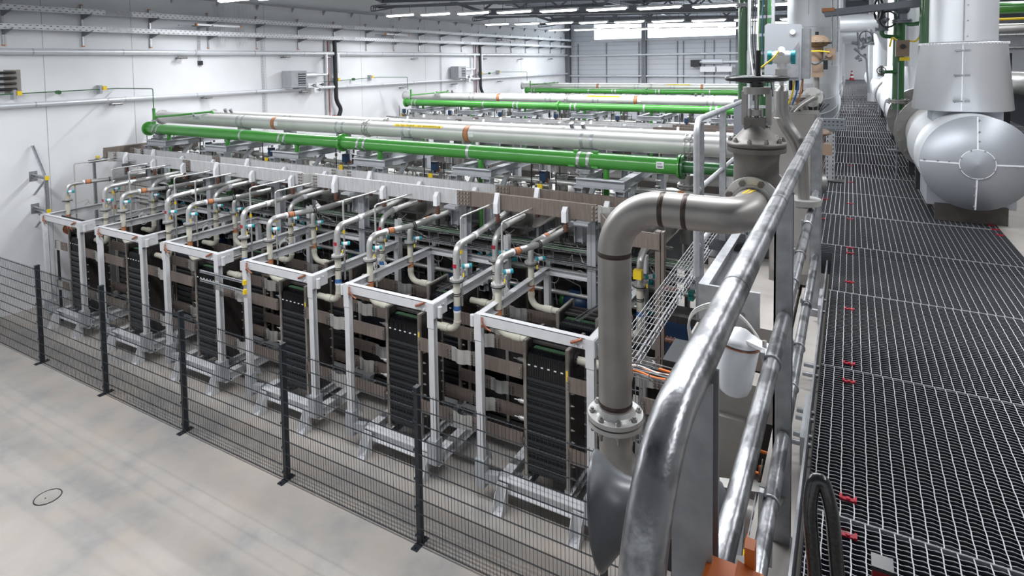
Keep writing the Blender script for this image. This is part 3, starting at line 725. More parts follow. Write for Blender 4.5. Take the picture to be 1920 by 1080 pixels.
def make_stack(x, y, full=True):
    """x = left outer face of the left end plate, y = front face"""
    t = thing('cell_stack', '', 'cell stack', (x+0.35, y+0.3, 0.4), 'black electrolysis cell stacks')
    W, D, z0, z1 = 0.69, 0.60, 0.40, 2.36
    for xx in (x, x+W-0.045):
        part('end_plate', MB().box(xx, xx+0.045, y, y+0.045, z0, z1).box(xx, xx+0.045, y+0.555, y+D, z0, z1).box(xx+0.001, xx+0.044, y+0.045, y+0.555, z1-0.03, z1), endplate, t)
        part('pressure_plate', MB().box(xx+0.004, xx+0.041, y+0.045, y+0.555, z0, z1-0.03), darkplate, t)
    # body: thin plates side by side with rounded top edge
    c = MB(); xa = x+0.05; n = 44; pw = (W-0.10)/n
    prof = [(y+0.02, z0+0.08), (y+0.02, z1-0.25)] + [(y+0.13-0.11*math.cos(a), z1-0.25+0.11*math.sin(a)) for a in [PI/2*i/5 for i in range(1, 6)]] + [(y+0.5, z1-0.14), (y+0.5, z0+0.08)]
    for i in range(n):
        o = 0.006 if i % 2 else 0.0
        c.prism([(p[0]+(o if p[0] < y+0.3 else -o), p[1]-(o if p[1] > z0+0.3 else 0)) for p in prof], 0, xa+i*pw, xa+i*pw+pw*0.92)
    part('cell_pack', c, cell, t)
    bd = MB()
    for i in range(11):
        z = z1-0.52-i*0.128
        bd.prism([(y+0.022, z), (y+0.008, z-0.03), (y+0.008, z-0.045), (y+0.022, z-0.055)], 0, xa, xa+n*pw)
        bd.prism([(y+0.022, z-0.06), (y+0.014, z-0.075), (y+0.022, z-0.09)], 0, xa, xa+n*pw)
    part('cell_fin', bd, cellfin, t)
    te = MB()
    for i in range(11):
        z = z1-0.52-i*0.128; m_ = 40
        for j in range(m_):
            xx = xa + 0.006 + (n*pw-0.012)*j/(m_-1)
            te.bar((xx-0.005, y+0.004, z+0.012), (xx+0.003, y-0.004, z-0.022), 0.0018, 0.0018)
    o = part('contact_pins', te, tooth, t, 'row after row of fine silvery contact pins'); o['kind'] = 'stuff'
    tb = MB()
    for i in range(6): tb.box(xa+0.02+i*0.1, xa+0.055+i*0.1, y+0.008, y+0.014, z1-0.345, z1-0.33)
    part('white_marker', tb, whitel, t, 'white marker dashes')
    g = MB()
    for i in range(24): g.box(xa+0.06+i*0.021, xa+0.068+i*0.021, y+0.12, y+0.19, z1-0.142, z1-0.128)
    part('wire_comb', g, greenwire, t, 'green sensing wires')
    g = MB()
    for yy in (0.23, 0.36, 0.48): g.bar((xa, y+yy, z1-0.10), (xa+n*pw, y+yy, z1-0.10), 0.05, 0.03)
    for i in range(30): g.box(xa+i*0.0195, xa+0.006+i*0.0195, y+0.27, y+0.33, z1-0.14, z1-0.09)
    part('top_clamp', g, darkplate, t)
    nb = MB()
    for i in range(9):
        z = z1-0.45-i*0.17
        for yy in (0.07, 0.53): nb.cyl((x+W, y+yy, z), (x+W+0.03, y+yy, z), 0.014, n=6); nb.cyl((x+W+0.03, y+yy, z), (x+W+0.05, y+yy, z), 0.006, n=6)
    part('bolt', nb, stain_l, t)
    kn = MB()
    for z in (1.42, 1.17, 0.86, 2.02):
        kn.cyl((x-0.10, y+0.09, z), (x, y+0.09, z), 0.03, n=12); kn.cyl((x-0.20, y+0.09, z), (x-0.1, y+0.09, z), 0.008, n=6); kn.cyl((x-0.13, y+0.09, z), (x-0.11, y+0.09, z), 0.022, n=8)
    part('tensioner', kn, stain_l, t)
    part('warning_label', MB().box(x+W-0.036, x+W-0.010, y-0.002, y, 1.93, 2.08), yellow, t, 'small yellow warning label')
    ft = MB()
    for xx in (x-0.01, x+W-0.065): ft.box(xx, xx+0.075, y-0.02, y+0.06, 0.385, 0.43); ft.box(xx, xx+0.075, y+0.54, y+0.62, 0.385, 0.43)
    part('foot', ft, stain, t)
    fl = MB()
    fl.cyl((x+W, y+0.27, 2.12), (x+W+0.02, y+0.27, 2.12), 0.105, n=20); fl.bolts((x+W+0.02, y+0.27, 2.12), (1, 0, 0), 0.085, 12, 0.012, 0.018)
    fl.cyl((x-0.02, y+0.27, 2.24), (x, y+0.27, 2.24), 0.09, n=20)
    part('port_flange', fl, rubber, t)
    return t
s0 = make_stack(XO[0]+0.57, 7.15)
fs = 'cell stack in the front line, '
bs = 'cell stack in the second line, '
s0['label'] = 'black ribbed ' + fs + NM[0]
for k in range(1, 6): copy_tree(s0, (-2.5*k, 0, 0), 'black ribbed ' + fs + NM[k])
for k in range(0, 6): copy_tree(s0, (-2.5*k, 1.08, 0), 'black ' + bs + NM[k])
for k in range(0, 6):
    copy_tree(s0, (-2.5*k, 2.62, 0), 'black cell stack in the third line under the busbars, ' + NM[k])
    copy_tree(s0, (-2.5*k, 3.72, 0), 'black cell stack in the fourth line under the vessels, ' + NM[k])

# busbar links between neighbouring stacks
def make_link(x, y, z):        # x = right face of left stack; gap 1.81 m
    t = thing('busbar_link', '', 'busbar link', (x+0.9, y, z), 'brown busbar links between the stacks')
    h = 0.20
    for i, (a, c_) in enumerate(((x, x+0.62), (x+0.98, x+1.81))):
        b = MB()
        for j in range(2): b.box(a, c_, y-0.012+0.016*j, y-0.002+0.016*j, z-h/2, z+h/2)
        part('flat_bar', b, brown, t)
    b = MB(); n = 12; base = x+0.63; L = 0.34
    P = []
    for i in range(n+1):
        u = i/n; xx = base+L*u
        bul = 0.045*math.exp(-((u-0.5)/0.24)**4)
        P.append((xx, y-0.022-bul))
    poly = P + [(p[0], p[1]+0.014) for p in reversed(P)]
    b.prism(poly, 2, z-h/2-0.005, z+h/2+0.005)
    part('flexible_strap', b, stain_l, t, 'bright folded flexible strap')
    b = MB()
    for xx in (base-0.075, base-0.02, base+L+0.015, base+L+0.07):
        for j in range(4): b.cyl((xx, y-0.045, z-h/2+0.025+j*0.043), (xx, y-0.012, z-h/2+0.025+j*0.043), 0.013, n=6)
    for xx in (x+0.02, x+1.79):
        for j in range(4): b.cyl((xx, y-0.035, z-h/2+0.025+j*0.043), (xx, y-0.012, z-h/2+0.025+j*0.043), 0.012, n=6)
    part('bolt', b, stain, t)
    b = MB().box(base-0.1, base+0.0, y-0.015, y-0.012, z-h/2, z+h/2).box(base+L, base+L+0.1, y-0.015, y-0.012, z-h/2, z+h/2)
    part('joint_plate', b, brown, t)
    return t
l0 = make_link(XO[0]+0.57-1.81, 7.12, 1.92)
gapn = ['between stacks one and two from walkway', 'between stacks two and three from walkway', 'between stacks three and four from walkway', 'between stacks four and five from walkway', 'between stacks five and six from walkway']
lvl = [(0, 0, 'upper front'), (0, -0.98, 'lower front'), (0.66, -0.02, 'upper rear'), (0.66, -1.04, 'lower rear')]
first = True
for k in range(-1, 5):
    for (dy, dz, nm) in lvl:
        gp = 'right of all stacks' if k == -1 else ('left of all stacks' if k == 5 else gapn[k])
        for line, ln in ((0, 'front'), (1.08, 'second')):
            if line and dz < -0.5 and dy > 0: continue
            lab = 'brown busbar link, %s of the %s line, %s' % (nm, ln, gp)
            if k == 0 and dy == 0 and dz == 0 and line == 0: l0['label'] = lab; continue
            c_ = copy_tree(l0, (-2.5*k, dy+line, dz), lab)

# process pipes of each stack
def label_band(p, d, r, L, m1, t, nm, lab):
    p = Vector(p); d = Vector(d).normalized()
    return part(nm, MB().cyl(p, p+d*L, r+0.003, n=16, cap=False), m1, t, lab)
def make_pipe_left(x, y, far=False):
    t = thing('gas_pipe', '', 'pipe', (x, y, 2.24), 'orange banded gas pipes of the stacks')
    xv = x; r = 0.052
    part('plastic_section', MB().tube([(x+0.55, y, 2.24), (xv, y, 2.24), (xv, y, 2.93)], r, 14, 0.16).cyl((x+0.24, y, 2.24), (x+0.38, y, 2.24), r+0.010, n=16).cyl((xv, y, 2.42), (xv, y, 2.46), r+0.006, n=16), cream, t)
    f = MB(); f.flange((xv, y, 2.96), (0, 0, 1), 0.105, 0.016, 20, 8); part('flange', f, stain_l, t)
    f = MB().cyl((xv, y, 2.932), (xv, y, 2.947), 0.112, n=20); part('gasket', f, rubber, t)
    zt = 3.34
    pts = [(xv, y, 2.98), (xv, y, zt), (xv+0.02, y+0.32, zt), (xv+0.23, y+0.95, zt), (xv+0.23, y+2.1, zt)] if not far else [(xv, y, 2.98), (xv, y, zt-0.08), (xv+0.02, y+0.35, zt-0.08), (xv+0.04, y+1.1, zt-0.08)]
    part('steel_section', MB().tube(pts, r-0.002, 14, 0.15), stain_l, t)
    lb = label_band((xv, y, 2.50), (0, 0, 1), r, 0.08, orange, t, 'label_band', 'orange label band')
    label_band((xv, y, 2.58), (0, 0, 1), r, 0.014, maroon, lb, 'label_band_edge', None)
    p = Vector(pts[2]) if not far else Vector(pts[2]); q = Vector(pts[3]); d = (q-p).normalized()
    lb = label_band(p+d*0.10, d, r, 0.09, orange, t, 'label_band', 'orange label band')
    label_band(p+d*0.19, d, r, 0.015, maroon, lb, 'label_band_edge', None); label_band(p+d*0.085, d, r, 0.015, maroon, lb, 'label_band_edge', None)
    label_band(p+d*0.02, d, r, 0.055, whitel, t, 'white_label', None)
    if not far: part('clamp', MB().torus(q-d*0.03, d, r+0.004, 0.008, 18, 6).torus(q-d*0.07, d, r+0.004, 0.008, 18, 6), rubber, t)
    return t
def make_pipe_right(x, y, far=False):
    """x = vertical leg, coming from the right port of the stack at x-0.52"""
    t = thing('gas_pipe', '', 'pipe', (x, y, 2.12), 'blue banded gas pipes of the stacks')
    r = 0.054
    part('plastic_section', MB().tube([(x-0.50, y, 2.12), (x, y, 2.12), (x, y, 2.88)], r, 14, 0.15).cyl((x-0.30, y, 2.12), (x-0.17, y, 2.12), r+0.010, n=16).cyl((x, y, 2.25), (x, y, 2.27), r+0.006, n=16), cream, t)
    part('flange', MB().flange((x, y, 2.91), (0, 0, 1), 0.105, 0.016, 20, 8), stain_l, t)
    part('gasket', MB().cyl((x, y, 2.882), (x, y, 2.897), 0.112, n=20), rubber, t)
    zt = 3.63 if not far else 3.4
    pts = [(x, y, 2.93), (x, y, 3.43), (x-0.02, y+0.5, 3.44), (x-0.37, y+2.25, 3.42)] if not far else [(x, y, 2.93), (x, y, zt-0.1), (x, y+0.3, zt), (x-0.05, y+1.1, zt)]
    part('steel_section', MB().tube(pts, r-0.002, 14, 0.15), stain_l, t)
    label_band((x, y, 2.44), (0, 0, 1), r, 0.07, blue, t, 'label_band', 'blue label band')
    label_band((x, y, 2.405), (0, 0, 1), r, 0.035, whitel, t, 'white_label', None)
    p = Vector(pts[2]); q = Vector(pts[3]); d = (q-p).normalized()
    label_band(p+d*0.02, d, r, 0.10, whitel, t, 'white_label', None)
    tg = MB().box(x-0.03, x+0.03, y-r-0.004, y-r+0.01, 3.10, 3.16); part('red_tag', tg, red, t, 'red tag')
    part('clamp', MB().torus((x, y, 2.70), (0, 0, 1), r+0.004, 0.007, 18, 6).torus((x, y, 2.67), (0, 0, 1), r+0.004, 0.007, 18, 6), rubber, t)
    return t
def make_transmitter(x, y, z):
    t = thing('pressure_transmitter', '', 'transmitter', (x, y, z), 'small teal capped transmitters on the pipes')
    part('body', MB().cyl((x, y-0.02, z), (x+0.05, y+0.03, z), 0.032, n=12).cyl((x, y, z-0.07), (x, y, z), 0.012, n=8), whitel, t)
    part('cap', MB().cyl((x+0.05, y+0.03, z), (x+0.08, y+0.06, z), 0.036, n=12).cyl((x-0.02, y-0.04, z), (x, y-0.02, z), 0.036, n=12), teal, t, 'teal cap')
    part('nozzle', MB().tube([(x-0.12, y, z-0.05), (x, y, z-0.05), (x, y, z-0.12)], 0.008, 6, 0.02), stain, t)
    part('tag', MB().box(x-0.01, x+0.01, y-0.05, y-0.04, z-0.16, z-0.10), yellow, t, 'yellow tag')
    return t
pl = make_pipe_left(XO[0]+0.02, 7.42); pl['label'] = 'orange banded pipe left of the front stack ' + NM[0]
pr_ = make_pipe_right(XO[0]+0.57+0.69+0.52, 7.42); pr_['label'] = 'blue banded pipe rising right of the front stack ' + NM[0]
plb = make_pipe_left(XO[0]+0.0, 8.5, True); plb['label'] = 'orange banded pipe rising left of the second line stack ' + NM[0]
prb = make_pipe_right(XO[0]+1.82, 8.5, True); prb['label'] = 'blue banded pipe rising right of the second line stack ' + NM[0]
tr1 = make_transmitter(XO[0]+0.16, 7.42, 3.18); tr1['label'] = 'teal capped transmitter on the orange banded front pipe ' + NM[0]
tr2 = make_transmitter(XO[0]+1.94, 7.42, 3.15); tr2['label'] = 'teal capped transmitter on the blue banded front pipe ' + NM[0]
tr3 = make_transmitter(XO[0]+0.14, 8.5, 3.05); tr3['label'] = 'teal capped transmitter on the orange banded second line pipe ' + NM[0]
tr4 = make_transmitter(XO[0]+1.94, 8.5, 3.05); tr4['label'] = 'teal capped transmitter on the blue banded second line pipe ' + NM[0]
def make_thin(x, y):
    t = thing('impulse_tube', '', 'tube', (x, y, 3.6), 'thin steel tubes running back over the pipes')
    part('tube', MB().tube([(x, y, 2.42), (x, y, 3.83), (x, y+1.1, 3.83)], 0.016, 8, 0.05), stain_l, t)
    part('union', MB().cyl((x, y, 3.25), (x, y, 3.31), 0.022, n=8), yellow, t)
    return t
th1 = make_thin(XO[0]-0.02, 7.62); th1['label'] = 'thin bent steel tube beside the orange banded pipe ' + NM[0]
th2 = make_thin(XO[0]+1.74, 7.62); th2['label'] = 'thin bent steel tube beside the blue banded pipe ' + NM[0]
# gas-liquid separator vessels behind the stacks: axis along Y
def make_vessel(x, y):
    t = thing('separator_vessel', '', 'vessel', (x, y, 3.0), 'horizontal steel separator vessels')
    r = 0.40; z = 3.28
    part('shell', MB().lathe((x, y, z), (0, 1, 0), [(0, 0.0), (0.03, 0.15), (0.09, 0.27), (0.17, 0.36), (0.26, r), (2.2, r), (2.3, 0.36), (2.38, 0.26), (2.44, 0.14), (2.46, 0)], 28), stain, t)
    part('seam', MB().torus((x, y+0.26, z), (0, 1, 0), r, 0.006, 28, 5).torus((x, y+1.4, z), (0, 1, 0), r, 0.006, 28, 5), stain_l, t)
    part('nozzle', MB().cyl((x, y-0.12, z+0.05), (x, y+0.08, z+0.05), 0.06, n=14).flange((x, y-0.08, z+0.05), (0, 1, 0), 0.1, 0.014, 16, 8).cyl((x, y+1.2, z+0.3), (x, y+1.2, z+0.62), 0.05, n=12), stain, t)
    part('saddle', MB().box(x-0.3, x+0.3, y+0.55, y+0.65, z-0.88, z-0.25).box(x-0.3, x+0.3, y+1.8, y+1.9, z-0.88, z-0.25), greypaint, t)
    return t
v1 = make_vessel(XO[0]+0.27, 9.66); v1['label'] = 'separator vessel at the end of the orange banded pipes ' + NM[0]
v2 = make_vessel(XO[0]+1.42, 9.66); v2['label'] = 'separator vessel at the end of the blue banded pipes ' + NM[0]
# grey columns and cross beam that carry the busbars
def make_column(x, y):
    t = thing('support_column', '', 'column', (x, y, 0), 'grey support columns under the busbars')
    part('column', MB().ibeam((x, y, 0), (x, y, 3.72), 0.15, 0.16, 0.012, (0, 1, 0)), greypaint, t)
    part('head_plate', MB().box(x-0.12, x+0.12, y-0.5, y+0.2, 3.66, 3.70).box(x-0.4, x+0.1, y-0.05, y+0.05, 3.5, 3.56), greypaint, t)
    part('foot_plate', MB().box(x-0.12, x+0.12, y-0.12, y+0.12, 0, 0.02), greypaint, t)
    return t
c1 = make_column(XO[0]+0.86, 9.05); c1['label'] = 'grey support column under the busbars ' + NM[0]
# blue pump with green end, deep in the module
def make_pump(x, y):
    t = thing('pump', '', 'pump', (x, y, 1.7), 'dark blue pumps deep in the module')
    part('motor', MB().lathe((x, y, 2.05), (1, 0, 0), [(0, 0.02), (0.01, 0.14), (0.4, 0.14), (0.41, 0.1), (0.46, 0.1)], 16).box(x+0.1, x+0.3, y-0.1, y+0.1, 2.15, 2.28), navy, t)
    part('fan_cover', MB().lathe((x-0.09, y, 2.05), (1, 0, 0), [(0, 0.02), (0.01, 0.12), (0.09, 0.13)], 16), dgreen, t)
    part('base', MB().box(x-0.1, x+0.5, y-0.15, y+0.15, 1.7, 1.86).box(x-0.05, x+0.05, y-0.1, y+0.1, 0, 1.7).box(x+0.35, x+0.45, y-0.1, y+0.1, 0, 1.7), navy, t)
    return t
pm = make_pump(XO[0]+0.2, 9.42); pm['label'] = 'dark blue pump behind the second line stack ' + NM[0]
bx = thing('terminal_box', 'white terminal box behind the second line stack ' + NM[0], 'box', (XO[0]+1.0, 9.3, 2.0), 'white terminal boxes')
part('box', MB().box(XO[0]+0.98, XO[0]+1.12, 9.2, 9.35, 2.1, 2.4), whitel, bx)
part('bracket', MB().box(XO[0]+0.93, XO[0]+1.15, 9.35, 9.37, 1.95, 2.6).box(XO[0]+0.97, XO[0]+1.1, 9.3, 9.36, 1.95, 2.05), greypaint, bx)
def make_panel(x):
    t = thing('cell_module', '', 'cell panel', (x, 8.7, 0), 'low black cell panels between the stacks')
    part('panel', MB().box(x-1.12, x+0.42, 8.32, 8.95, 0.35, 1.62), cell, t)
    b = MB()
    for i in range(2): b.box(x-1.13+0.75*i, x-1.08+0.75*i, 8.29, 8.98, 0.3, 1.70)
    b.box(x+0.38, x+0.43, 8.29, 8.98, 0.3, 1.7)
    part('end_plate', b, endplate, t)
    part('base', MB().box(x-1.1, x+0.4, 8.35, 8.9, 0.0, 0.3), darkplate, t)
    b = MB(); b.cyl((x-1.0, 8.6, 1.72), (x+0.3, 8.6, 1.72), 0.08, n=14); b.cyl((x-0.9, 8.4, 1.0), (x-0.9, 8.2, 1.0), 0.05, n=12)
    part('header', b, rubber, t)
    random.seed(5); b = MB()
    for i in range(26):
        xx, yy = random.uniform(x-1.05, x+0.35), random.uniform(8.35, 8.9); s_ = random.uniform(0.015, 0.045); b.box(xx-s_, xx+s_, yy-s_*0.6, yy+s_*0.6, 1.62, 1.66+random.uniform(0.01, 0.12))
    part('fitting', b, pipe_dark, t)
    return t
pn = make_panel(XO[0]); pn['label'] = 'low black cell panel left of the second line stack ' + NM[0]
def make_rack(x):
    t = thing('instrument_rack', '', 'instrument rack', (x, 9.6, 0), 'instrument racks behind the second line stacks')
    random.seed(9); b = MB()
    for xx in (x-1.0, x+0.2, x+1.0): b.bar((xx, 9.5, 0), (xx, 9.5, 3.25), 0.05, 0.05)
    for z in (2.0, 2.45, 2.8, 3.2): b.bar((x-1.1, 9.5, z), (x+1.15, 9.5, z), 0.04, 0.04)
    part('frame', b, pipe_dark, t)
    b = MB()
    for i in range(16):
        xx, yy, z = random.uniform(x-1.1, x+1.1), random.uniform(9.3, 9.46), random.uniform(1.9, 3.1)
        b.tube([(xx, yy, z), (xx, yy-random.uniform(0, 0.15), z+random.uniform(0.1, 0.5)), (xx+random.uniform(-0.6, 0.6), yy, z+random.uniform(0.1, 0.5))], 0.009, 6, 0.03)
    part('tube', b, stain_l, t)
    b = MB()
    for i in range(14):
        xx, yy, z = random.uniform(x-1.1, x+1.1), random.uniform(9.3, 9.46), random.uniform(1.9, 3.2); s_ = random.uniform(0.02, 0.05)
        b.box(xx-s_, xx+s_, yy-s_, yy+s_, z-s_, z+s_*1.5); b.cyl((xx, yy, z-0.1), (xx, yy, z+0.12), 0.012, n=6)
    part('valve', b, rubber, t)
    b = MB()
    for i in range(4):
        xx, z = random.uniform(x-1.0, x+1.0), random.uniform(2.1, 3.1); b.cyl((xx, 9.3, z), (xx+0.07, 9.36, z), 0.035, n=12)
    part('gauge', b, teal, t)
    b = MB()
    for i in range(5):
        xx, z = random.uniform(x-1.0, x+1.0), random.uniform(1.9, 2.8); b.torus((xx, 9.33, z), (0.3, -1, 0), 0.09, 0.006, 20, 5)
    part('cable_coil', b, wcable, t)
    part('back_plate', MB().box(x-1.2, x+1.2, 9.53, 9.56, 0.3, 3.0), darkplate, t)
    return t
rk = make_rack(XO[0]+0.9); rk['label'] = 'rack of small valves and tubes behind the second line stack ' + NM[0]
def make_cluster(x, y):
    t = thing('valve_cluster', '', 'pipework', (x, y, 3.2), 'small pipework clusters under the header pipes')
    random.seed(21); b = MB(); d = MB(); e = MB()
    for i in range(22):
        p = Vector((random.uniform(x-1.0, x+1.1), random.uniform(y-0.3, y+0.9), random.uniform(3.5, 4.1))); k = random.random()
        q = p + Vector((random.uniform(-0.4, 0.4), 0, 0)) if k < 0.5 else p + Vector((0, 0, random.uniform(0.1, 0.35)))
        (b if i % 2 else d).tube([p, q], random.uniform(0.012, 0.03), 8)
    for i in range(12):
        p = Vector((random.uniform(x-1.0, x+1.1), random.uniform(y-0.3, y+0.6), random.uniform(3.6, 4.2))); s_ = random.uniform(0.025, 0.06); e.cyl(p, p+Vector((0, 0, s_*2)), s_, n=10); d.cyl(p-Vector((0, 0, 0.25)), p+Vector((0, 0, 0.2)), 0.01, n=6)
    part('tube', b, stain_l, t); part('fitting', d, pipe_dark, t); part('gauge', e, stain, t)
    b = MB()
    for i in range(3): xx = x-0.8+0.8*i; b.torus((xx, y-0.25, 3.85), (0.2, -1, 0.1), 0.1, 0.006, 20, 5)
    part('cable_coil', b, rubber, t)
    return t
cu_ = make_cluster(XO[0]+0.5, 10.3); cu_['label'] = 'cluster of small pipes and gauges behind the near busbars, ' + NM[0]
def rep(o, n=6, a=1):
    base = o['label'][:-len(NM[0])]
    return [o] + [copy_tree(o, (-2.5*k, 0, 0), base + NM[k]) for k in range(a, n)]
for o in (pl, plb, tr1, tr3, pr_, prb, tr2, tr4, c1, pm, bx, pn, rk): rep(o)
CU = rep(cu_)
TH1 = rep(th1); TH2 = rep(th2); V1 = rep(v1); V2 = rep(v2)
# extra right-hand pipe left of nothing: pipe of the wall side handled by copies
# horizontal pipes and cable trays running along the row
for (y, z, r, nm) in ((9.42, 2.72, 0.035, 'upper thin steel pipe running along the row behind the stacks'), (9.30, 2.58, 0.045, 'thicker steel pipe running along the row behind the stacks'), (9.34, 2.2, 0.04, 'lowest steel pipe running along the row behind the stacks')):
    t = thing('row_pipe', nm, 'pipe', (-9, y, z), 'steel pipes along the row')
    part('pipe', MB().tube([(-16.05, y, z), (-1.9, y, z)], r, 12), stain_l, t)
    c = MB()
    for k in range(12): c.box(-15.9+k*1.25, -15.82+k*1.25, y-0.07, y+0.07, z-0.08, z+0.06)
    part('pipe_clamp', c, mat('teal_green_clamp', (0.02, 0.22, 0.19), 0.5) if y == 9.30 else greypaint, t)
def wire_tray(name, p, q, wd, ht, lab, cab=(), group=None, n=6, fill=True):
    p = Vector(p); q = Vector(q); d = (q-p).normalized(); a = d.cross(Vector((0, 0, 1)))
    if a.length < 0.1: a = Vector((1, 0, 0))
    a.normalize(); u = a.cross(d).normalized(); L = (q-p).length
    t = thing(name, lab, 'cable tray', tuple(p), group)
    b = MB()
    for i in range(n): s_ = -wd/2 + wd*i/(n-1); b.bar(p+a*s_, q+a*s_, 0.005, 0.005, u)
    for s_ in (-wd/2, wd/2):
        for hh in (ht*0.5, ht): b.bar(p+a*s_+u*hh, q+a*s_+u*hh, 0.005, 0.005, u)
    m_ = int(L/0.1)
    for i in range(m_+1):
        c = p + d*(L*i/m_)
        b.bar(c-a*wd/2, c+a*wd/2, 0.005, 0.005, u)
        for s_ in (-wd/2, wd/2): b.bar(c+a*s_, c+a*s_+u*ht, 0.005, 0.005, d)
    part('wire_mesh', b, railpost, t)
    for j, (m_, r, cnt) in enumerate(cab):
        cb = MB()
        for i in range(cnt):
            s_ = -wd*0.42 + wd*0.84*((i*0.618 + j*0.31) % 1.0); pts = []; nn = 8
            for k in range(nn+1): pts.append(p + d*(L*k/nn) + a*(s_ + 0.02*math.sin(3*k+i)) + u*(0.008 + r + (i % 2)*r))
            cb.tube(pts, r, 6, cap=False)
        part('cable', cb, m_, t)
    return t
wire_tray('cable_tray', (-16.0, 9.28, 3.0), (-2.0, 9.28, 3.0), 0.3, 0.06, 'wire mesh cable tray with green and grey cables along the row behind the stacks', ((mat('green_cable', (0.10, 0.30, 0.12), 0.5), 0.006, 5), (wcable, 0.006, 6), (black, 0.007, 4)), 'mesh cable trays in the near module')
wire_tray('cable_tray', (-16.0, 9.0, 2.86), (-2.0, 9.0, 2.86), 0.18, 0.05, 'narrow wire mesh cable tray just in front of the wider one behind the stacks', ((black, 0.007, 5),), 'mesh cable trays in the near module')
for k in range(6):
    x = XO[k]+1.35
    wire_tray('cable_tray', (x-0.3, 7.95, 2.42), (x+0.05, 9.2, 2.55), 0.06, 0.03, 'short narrow cable tray reaching over the stack ' + NM[k], ((black, 0.006, 2),), 'short cable trays over the stacks', 3)
# gantries that carry the header pipes
def make_gantry(x):
    t = thing('pipe_gantry', '', 'steel support', (x, 9.8, 0), 'grey steel gantries under the header pipes')
    ya, yb, zt = 9.15, 11.5, 4.22
    part('front_beam', MB().ibeam((x-0.42, ya, zt), (x+0.42, ya, zt), 0.14, 0.14, 0.012), greypaint, t)
    for s_ in (-0.36, 0.36):
        part('side_beam', MB().ibeam((x+s_, ya, zt), (x+s_, yb, zt), 0.14, 0.14, 0.012), greypaint, t)
        part('column', MB().ibeam((x+s_, ya, 3.2), (x+s_, ya, zt-0.07), 0.15, 0.15, 0.012, (1, 0, 0)).box(x+s_-0.1, x+s_+0.1, ya-0.1, ya+0.1, zt-0.09, zt-0.07), greypaint, t)
        part('brace', MB().bar((x+s_, ya+0.15, 3.55), (x+s_, ya+0.75, zt-0.07), 0.08, 0.06), greypaint, t)
        part('rear_column', MB().ibeam((x+s_, yb, 0), (x+s_, yb, zt-0.07), 0.15, 0.15, 0.012, (1, 0, 0)), greypaint, t)
    part('name_plate', MB().box(x+0.29, x+0.37, ya-0.083, ya-0.076, 3.82, 3.88), black, t)
    return t
GX = [-3.55 - 2.5*k for k in range(6)]
ga = make_gantry(GX[0]); ga['label'] = 'grey steel gantry under the near header pipes, ' + NM[0]
GA = rep(ga)
# small valves with yellow tags and upright filter housings behind the busbars
def make_filter(x, y):
    t = thing('filter_housing', '', 'filter', (x, y, 3.0), 'upright steel filter housings')
    part('housing', MB().cyl((x, y, 2.9), (x, y, 4.15), 0.13, n=18).cyl((x, y, 0), (x, y, 2.9), 0.05, n=10), stain, t)
    part('flange', MB().flange((x, y, 3.95), (0, 0, 1), 0.18, 0.025, 20, 10), stain_l, t)
    part('pipe', MB().tube([(x, y, 4.1), (x, y, 4.35), (x+0.5, y, 4.35)], 0.05, 10, 0.1), stain, t)
    return t
def make_valve(x, y):
    t = thing('control_valve', '', 'valve', (x, y, 3.8), 'small yellow tagged valves behind the busbars')
    part('body', MB().cyl((x-0.1, y, 3.92), (x+0.1, y, 3.92), 0.06, n=12).flange((x+0.12, y, 3.92), (1, 0, 0), 0.08, 0.015, 14, 4).flange((x-0.12, y, 3.92), (1, 0, 0), 0.08, 0.015, 14, 4), stain, t)
    part('actuator', MB().box(x-0.06, x+0.06, y-0.06, y+0.06, 4.02, 4.2).cyl((x, y, 3.95), (x, y, 4.02), 0.03, n=8), navy, t)
    part('tag', MB().box(x-0.05, x+0.05, y-0.17, y-0.15, 3.86, 3.98), yellow, t, 'yellow tag')
    part('stem', MB().tube([(x-0.2, y-0.1, 3.5), (x-0.2, y-0.1, 4.35)], 0.012, 6).tube([(x+0.3, y-0.1, 3.5), (x+0.3, y-0.1, 4.2), (x+0.6, y-0.1, 4.2)], 0.01, 6), black, t)
    return t
fi = make_filter(XO[0]+1.95, 10.9); fi['label'] = 'upright steel filter housing behind the near busbars, ' + NM[0]
va = make_valve(XO[0]-0.45, 9.9); va['label'] = 'yellow tagged valve behind the near busbars, ' + NM[0]
FI = rep(fi); VA = rep(va)
t = thing('row_pipe', 'steel pipe with orange bands running along the row just behind the busbars', 'pipe', (-9, 10.05, 3.98)); RP = t
part('pipe', MB().tube([(-17.0, 10.05, 3.98), (-1.8, 10.05, 3.98)], 0.045, 12), stain_l, t)
c = MB()
for k in range(6): c.cyl((-15.0+2.5*k, 10.05, 3.98), (-14.9+2.5*k, 10.05, 3.98), 0.05, n=12)
part('label_band', c, orange, t, 'orange label bands')
c = MB()
for k in range(6): c.flange((-15.8+2.5*k, 10.05, 3.98), (1, 0, 0), 0.08, 0.014, 14, 6)
part('flange', c, stain, t)
